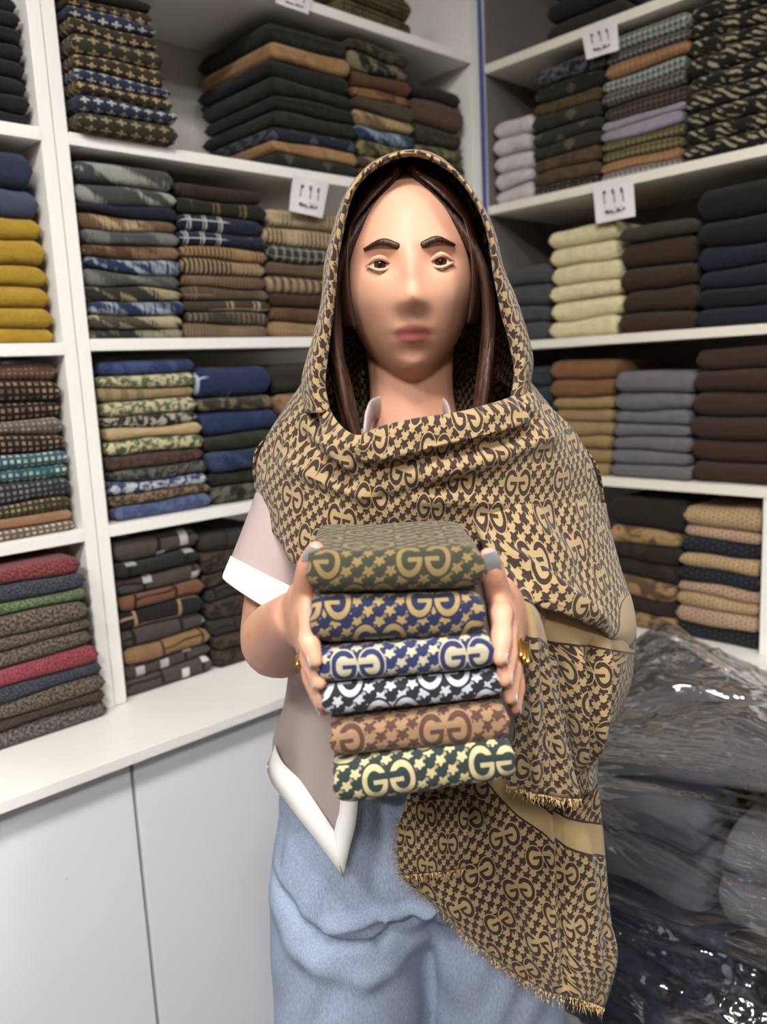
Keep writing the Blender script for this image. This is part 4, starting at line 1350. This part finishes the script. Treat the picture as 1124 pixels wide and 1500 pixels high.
rad = A - ctr; rad /= np.linalg.norm(rad, axis=2)[..., None]
A = A + rad * (.003 * fbm(A, (22, 10, 22), 8.2))[..., None]
hood = cloth_panel('hood', A, arc_uv(A, math.radians(4)), w * 0 - 3, chest)
hm = hood.modifiers['s']; hm.offset = 0

# back drape, from shoulder to shoulder behind
A, w = panel([
    [(446, 606, .935), (505, 470, 1.04), (605, 430, 1.072), (705, 470, 1.04), (776, 584, .93)],
    [(379, 655, .945), (420, 635, 1.07), (605, 622, 1.10), (810, 640, 1.075), (866, 670, .93)],
    [(375, 715, .955), (425, 720, 1.09), (605, 730, 1.115), (825, 735, 1.09), (886, 745, .95)],
    [(388, 760, .97), (450, 800, 1.095), (605, 850, 1.12), (780, 860, 1.11), (905, 870, .97)],
    [(420, 800, 1.06), (470, 880, 1.10), (605, 960, 1.12), (790, 990, 1.11), (890, 960, 1.00)],
], 8, 10)
A = A + np.array([0, 1, 0]) * (.008 * np.sin(np.linspace(0, 22, A.shape[1])))[None, :, None] * np.linspace(0, 1, A.shape[0])[:, None, None]
cloth_panel('back_drape', A, drape_uv(A, .1), w * 0 - 3, chest)

# over the arm
A, w = panel([
    [(690, 748, 0.803), (738, 740, 0.805), (790, 738, 0.822), (842, 736, 0.856), (882, 736, 0.918), (888, 738, 1.000)],
    [(703, 788, 0.790), (752, 790, 0.784), (802, 790, 0.799), (856, 790, 0.841), (898, 790, 0.911), (894, 790, 1.04)],
    [(722, 830, 0.768), (767, 835, 0.760), (820, 840, 0.776), (870, 840, 0.820), (911, 838, 0.893), (908, 838, 1.03)],
    [(740, 862, 0.748), (782, 868, 0.736), (830, 878, 0.753), (884, 888, 0.798, -1.2), (921, 878, 0.878, .35), (926, 878, 0.978, .5)],
    [(750, 880, 0.740), (790, 888, 0.728), (842, 905, 0.744), (893, 926, 0.790, -.5), (927, 918, 0.872, .75), (931, 918, 0.972, .9)],
    [(756, 884, 0.756), (796, 893, 0.748), (846, 912, 0.762), (896, 940, 0.812, .3), (925, 950, 0.876, 1.2), (930, 950, 0.976, 1.3)],
], 10, 12)
A = crease(A, [(735, 800, 890, 915, 9, .008), (760, 850, 880, 930, 8, -.006), (700, 770, 760, 875, 7, .005), (760, 760, 860, 830, 16, .004), (800, 700, 870, 860, 16, -.003)], .79)
A = A + grid_normals(A) * (.003 * fbm(A, (18, 12, 12), 5.5))[..., None]
cloth_panel('arm_drape', A, drape_uv(A, math.radians(8)), w, chest)

# hanging from the arm, behind
A, w = panel([
    [(752, 872, 0.776, -.15), (805, 880, 0.770, -.12), (858, 905, 0.785, -.05), (905, 900, 0.828, .1), (925, 895, 0.900, .2)],
    [(756, 900, 0.770, .4), (808, 908, 0.766, .35), (860, 925, 0.782, .4), (908, 925, 0.822, .5), (930, 930, 0.900, .6)],
    [(760, 930, 0.770, 1.05), (812, 940, 0.764, 1.0), (864, 946, 0.782, 1.02), (910, 955, 0.820, 1.05), (931, 960, 0.895, 1.1)],
    [(772, 1000, 0.775, 3), (820, 1004, 0.765, 3), (866, 1008, 0.782, 3), (906, 1008, 0.815, 3), (925, 1004, 0.885, 3)],
    [(792, 1055, 0.782, 4), (832, 1060, 0.770, 4), (864, 1062, 0.782, 4), (890, 1060, 0.808, 4), (905, 1050, 0.865, 4)],
    [(812, 1105, 0.792, 5), (838, 1110, 0.782, 5), (856, 1114, 0.790, 5), (868, 1110, 0.808, 5), (879, 1098, 0.845, 5)],
    [(815, 1160, 0.805, 6), (838, 1165, 0.800, 6), (856, 1165, 0.805, 6), (868, 1160, 0.815, 6), (876, 1150, 0.845, 6)],
], 8, 12)
A = crease(A, [(835, 930, 845, 1120, 6, .009), (862, 935, 858, 1120, 6, -.010), (885, 940, 866, 1120, 7, .009), (905, 960, 872, 1110, 6, -.008), (812, 950, 832, 1110, 7, -.007)], .80)
cloth_panel('arm_fall', A, arc_uv(A, math.radians(-5), (.013, .02)), w, chest)

# narrow fall beside the stack
A, w = panel([
    [(746, 872, 0.743, -.15), (762, 874, 0.730, -.12), (778, 880, 0.730, -.12), (792, 896, 0.748, -.1)],
    [(754, 905, 0.740, .5), (770, 903, 0.726, .5), (786, 908, 0.728, .5), (798, 922, 0.746, .5)],
    [(757, 935, 0.740, 1.15), (775, 935, 0.726, 1.1), (790, 938, 0.730, 1.1), (803, 945, 0.748, 1.05)],
    [(758, 1005, 0.744, 3), (780, 1005, 0.728, 3), (800, 1005, 0.734, 3), (815, 1005, 0.752, 3)],
    [(752, 1080, 0.750, 4), (778, 1085, 0.734, 4), (806, 1086, 0.738, 4), (831, 1086, 0.756, 4)],
    [(742, 1148, 0.754, 5), (782, 1160, 0.738, 5), (818, 1168, 0.744, 5), (852, 1170, 0.760, 5)],
], 9, 10)
A = crease(A, [(772, 900, 780, 1150, 6, .005), (790, 940, 815, 1150, 6, -.005)], .755)
fallA = cloth_panel('front_fall', A, arc_uv(A, math.radians(4), (.03, .01)), w, chest)
edge_fall = A[-1].copy()

# lower end across the jeans
A, w = panel([
    [(604, 1140, .875, 2), (680, 1130, .855, 1.5), (757, 1120, .838, -1), (828, 1130, .832, -2.2), (874, 1120, .865, -2.6)],
    [(590, 1192, .872, 4), (680, 1190, .850, 3), (760, 1178, .830, .55), (825, 1206, .824, .25), (884, 1206, .858, -.1)],
    [(581, 1242, .868, 7), (675, 1255, .846, 5), (757, 1252, .826, 3), (830, 1268, .820, 1.9), (889, 1275, .852, 1.75)],
    [(590, 1284, .865, 9), (675, 1315, .842, 8), (762, 1335, .822, 7), (836, 1348, .815, 6), (896, 1345, .848, 6)],
    [(615, 1306, .864, 9), (698, 1372, .840, 9), (778, 1408, .820, 9), (841, 1420, .812, 9), (905, 1402, .845, 9)],
    [(640, 1322, .862, 9), (716, 1398, .840, 9), (790, 1446, .820, 9), (846, 1462, .812, 9), (886, 1476, .838, 9)],
], 10, 12)
A = crease(A, [(818, 1150, 826, 1440, 5, -.010), (806, 1160, 812, 1440, 7, .007), (690, 1190, 760, 1400, 16, -.004), (860, 1220, 880, 1450, 10, .005), (760, 1200, 790, 1420, 12, .004)], .82)
A = A + grid_normals(A) * (.003 * fbm(A, (16, 12, 10), 1.5))[..., None]
cloth_panel('lower_end', A, arc_uv(A, math.radians(-16), (.02, .0)), w, chest)
edge_low = A[-1].copy(); edge_left = A[A.shape[0] // 5 * 1:, 0].copy()

# folded-over corner
A, w = panel([
    [(596, 1176, .842), (640, 1172, .832), (686, 1168, .828)],
    [(584, 1212, .842), (636, 1212, .830), (686, 1206, .826)],
    [(582, 1246, .842), (634, 1244, .830), (684, 1238, .826)],
    [(588, 1282, .845), (632, 1278, .833), (682, 1272, .829)],
], 8, 12)
cloth_panel('folded_corner', A, drape_uv(A, math.radians(2)), w * 0 - 3, chest)
edge_cor = A[-1].copy(); edge_corl = A[:, 0].copy()

# fringes
FR = monogram('fringe_yarn', (104, 82, 66), (206, 178, 130), False, jitter=False)
FRM, b = new_mat('fringe', .9, .1)
set_col(b, mixc(ramp01(noise_at(obj_coords(), 350, 1), .45, .55), lin((96, 76, 60)), lin((204, 176, 128))))


def fringe(edge, length, direction, per=.0011, seed=1):
    rg = random.Random(seed)
    bag = Bag()
    L = np.concatenate([[0], np.cumsum(np.linalg.norm(np.diff(edge, axis=0), axis=1))])
    for t in np.arange(0, L[-1], per):
        p = np.array([np.interp(t, L, edge[:, k]) for k in range(3)]) + np.array([0, -.001, 0])
        d = np.array(direction, float) + np.array([rg.uniform(-.45, .45), rg.uniform(-.4, .2), rg.uniform(-.3, .3)])
        d /= np.linalg.norm(d)
        ln = length * rg.uniform(.5, 1.2)
        q = p + d * ln * .5; e = q + (d + np.array([rg.uniform(-.4, .4), rg.uniform(-.3, .3), rg.uniform(-.3, .2)])) * ln * .5
        s = np.array([.00045, 0, .0002]); y = np.array([0, .0005, 0])
        bag.add([p - s, p + s, p + y, q - s * .8, q + s * .8, q + y * .8, e], [(0, 1, 4, 3), (1, 2, 5, 4), (2, 0, 3, 5), (3, 4, 6), (4, 5, 6), (5, 3, 6)])
    o = P_link('fringe', bag.mesh(), FRM, chest, False)
    o['kind'] = 'stuff'
    return o


fringe(edge_fall, .012, (0, -.1, -1), seed=2)
fringe(edge_low, .014, (-.25, -.1, -1), seed=3)
fringe(edge_left, .012, (-1, -.1, -.5), seed=4)
fringe(edge_cor, .009, (-.1, -.2, -1), seed=5)
fringe(edge_corl, .008, (-1, -.2, -.2), per=.002, seed=6)
bpy.data.materials.remove(FR)

# ------------------------------------------------------------------ bagged cloth on the floor by the second counter
PLASTIC = bpy.data.materials.new('clear_film'); PLASTIC.use_nodes = True
S.nt = PLASTIC.node_tree; S.nt.nodes.clear()
out_n = S.nt.nodes.new('ShaderNodeOutputMaterial')
tr = S.nt.nodes.new('ShaderNodeBsdfTransparent'); tr.inputs[0].default_value = (.95, .95, .96, 1)
gl = S.nt.nodes.new('ShaderNodeBsdfGlossy'); gl.inputs['Roughness'].default_value = .09; gl.inputs[0].default_value = (1, 1, 1, 1)
lw = S.nt.nodes.new('ShaderNodeLayerWeight'); lw.inputs[0].default_value = .35
bp = S.nt.nodes.new('ShaderNodeBump'); bp.inputs['Strength'].default_value = .8; bp.inputs['Distance'].default_value = .03
oc = obj_coords()
mpn = S.nt.nodes.new('ShaderNodeMapping'); mpn.inputs['Scale'].default_value = (4, 9, 12); mpn.inputs['Rotation'].default_value = (.4, .3, .5); S.nt.links.new(oc.s, mpn.inputs[0])
rid = _abs(noise_at(S(mpn.outputs[0]), 1.0, 3, .55, .8) - .5)
S.nt.links.new(rid.s, bp.inputs['Height'])
for nd_ in (gl, lw): S.nt.links.new(bp.outputs[0], nd_.inputs['Normal'])
fac = S(lw.outputs['Facing']) * .7 + .13
mx = S.nt.nodes.new('ShaderNodeMixShader')
S.nt.links.new(fac.s, mx.inputs[0]); S.nt.links.new(tr.outputs[0], mx.inputs[1]); S.nt.links.new(gl.outputs[0], mx.inputs[2])
S.nt.links.new(mx.outputs[0], out_n.inputs[0])


def tent(s, o):
    """height lost away from the ridge that runs from the far corner of the pile to its near corner"""
    dx, dy = s - .55, o - .15
    L = math.hypot(.42, .45)
    d = abs(dx * .45 - dy * .42) / L
    along_ = (dx * .42 + dy * .45) / L / L
    return -d * (.55 - .33 * min(1, max(0, along_))) * min(1.0, 1.0)


def big_fold(s0, s1, o_front, d, z0, z1, mat, label, seed, amp=.012, tilt=(0, 0), crease=.2, shape=None):
    rng = random.Random(seed)
    w, h = s1 - s0, z1 - z0
    wt = make_wave(rng, w, h * .08)
    me = fold_mesh(w, d, h, rng, zero, wt, crease, 0, 30)
    bm = bmesh.new(); bm.from_mesh(me)
    bmesh.ops.subdivide_edges(bm, edges=[e for e in bm.edges if e.calc_length() > .03], cuts=3, use_grid_fill=True)
    for v in bm.verts:
        c = v.co
        q = Vector((c.x * 9 + seed, c.y * 9, c.z * 12))
        f = mnoise.noise(q) * amp + mnoise.noise(q * 2.3) * amp * .4 - abs(mnoise.noise(Vector((c.x * 6 + seed, c.y * 14, c.z * 9)))) * amp * 1.2
        k = min(1, c.z / max(.01, h))
        v.co.z += f * k * .9
        v.co.y -= f * (1.2 if c.y < d * .3 else 0)
        v.co.x += f * .6
        if shape: v.co.z += shape((s0 + s1) / 2 + c.x, o_front - c.y)
    bm.to_mesh(me); bm.free()
    o = link('folded_blanket', me, mat, None, True)
    o.location = wall_pt('R', (s0 + s1) / 2, o_front, z0)
    o.rotation_euler = (tilt[0], tilt[1], WALL_ROT['R'])
    s = o.modifiers.new('s', 'SUBSURF'); s.levels = s.render_levels = 1
    return tag(o, label, 'blanket', 'bagged blankets by the counter')


GREYB = cloth('fleck', (112, 111, 116), (136, 134, 138), None, .006, .8)
NAVYB = cloth('plain', (34, 38, 62), None, None, .012, .5)
BLACKB = paint('black_sack', (30, 30, 32), .35, .2, 12)
GREYB2 = cloth('fleck', (106, 105, 110), (128, 126, 130), None, .006, .8)
big_fold(.53, 1.22, .60, .46, .815, .872, GREYB, 'charcoal grey folded blanket draped in a peak inside the clear bag', 11, .010, shape=tent)
big_fold(.60, .885, .625, .44, .600, .690, GREYB2, 'grey folded blanket under the peaked one, lower of the short pair', 12, .014)
big_fold(.60, .875, .632, .42, .690, .765, GREYB2, 'grey folded blanket under the peaked one, upper of the short pair', 15, .014)
big_fold(.90, 1.24, .625, .44, .600, .760, GREYB, 'thick grey rolled blanket beside the short pair in the clear bag', 13, .016, crease=.45)
for k, (z0, z1, s1, lab) in enumerate(((.315, .375, .93, 'lowest'), (.378, .440, .96, 'third from top'), (.443, .507, .94, 'second from top'), (.510, .578, .95, 'topmost'))):
    big_fold(.45, s1, .64 + .01 * (k % 2), .46, z0, z1, NAVYB, f'navy folded blanket, {lab} in the clear bag under the grey ones', 20 + k, .010)


def sack(name, s0, s1, o0, o1, z0, z1, mat, label, cat, seed, amp, n=(150, 90), e=.32, shape=None):
    """a crumpled bag with rounded corners"""
    hs, ho, hz = (s1 - s0) / 2, (o1 - o0) / 2, (z1 - z0) / 2
    nu, nv = n
    V = []
    rg = random.Random(seed)
    pleats = []
    for _ in range(26):
        nv_ = Vector((rg.gauss(0, .5), rg.gauss(0, .8), rg.gauss(0, 1.0))).normalized()
        pleats.append((nv_, rg.uniform(-.22, .22), rg.uniform(.004, .008), rg.uniform(.3, 1.0), Vector((rg.uniform(-hs, hs), rg.uniform(-ho, ho), rg.uniform(-hz, hz)))))
    sg = lambda t, p: math.copysign(abs(t) ** p, t)
    for j in range(nv + 1):
        th = math.pi * j / nv
        for i in range(nu):
            ph = 2 * math.pi * i / nu
            x = sg(math.sin(th), e) * sg(math.cos(ph), e); y = sg(math.sin(th), e) * sg(math.sin(ph), e); z = sg(math.cos(th), e)
            p = Vector((x * hs, y * ho, z * hz))
            q = Vector((p.x * 5 + seed, p.y * 9 + p.z * 4, p.z * 14))
            f = amp * (.6 - 1.6 * abs(mnoise.noise(q)) - .8 * abs(mnoise.noise(q * 2.2)) - .35 * abs(mnoise.noise(q * 4.7)))
            for (pn, pc, pw, ph_, pm) in pleats:
                dd = abs(p.dot(pn) - pc + .006 * mnoise.noise(p * 9))
                if dd < pw and (p - pm).length < .30: f += amp * .55 * ph_ * (1 - dd / pw)
            nrm = Vector((x * abs(x) ** 3, y * abs(y) ** 3, z * abs(z) ** 3))
            if nrm.length > 0: nrm.normalize()
            p = p + nrm * f
            if z0 + hz + p.z < z0 + .001: p.z = -hz + .001
            if shape: p.z += shape((s0 + s1) / 2 + p.x, (o0 + o1) / 2 - p.y) * min(1, max(0, (p.z + hz) / (2 * hz))) ** .5
            V.append(p)
    F = [(j * nu + i, (j + 1) * nu + i, (j + 1) * nu + (i + 1) % nu, j * nu + (i + 1) % nu) for j in range(nv) for i in range(nu)]
    o = link(name, mesh_from(V, F), mat, None, True)
    o.location = wall_pt('R', (s0 + s1) / 2, (o0 + o1) / 2, (z0 + z1) / 2)
    o.rotation_euler = (0, 0, WALL_ROT['R'])
    return tag(o, label, cat)


sack('plastic_bag', .515, 1.29, .125, .668, .590, .900, PLASTIC, 'clear crinkled plastic bag around the grey blankets', 'plastic bag', 3, .020, (300, 170), .25, tent)
sack('plastic_bag', .42, 1.01, .13, .690, .300, .585, PLASTIC, 'clear crinkled plastic bag around the navy blankets', 'plastic bag', 7, .024, (240, 130))
sack('black_sack', .40, 1.35, .14, .64, .0, .285, BLACKB, 'black plastic sack on the floor under the clear bags', 'sack', 9, .03, (90, 60))
sack('black_sack', 1.075, 1.45, .14, .60, .315, .57, BLACKB, 'black plastic sack beside the bagged navy blankets', 'sack', 14, .03, (90, 60))
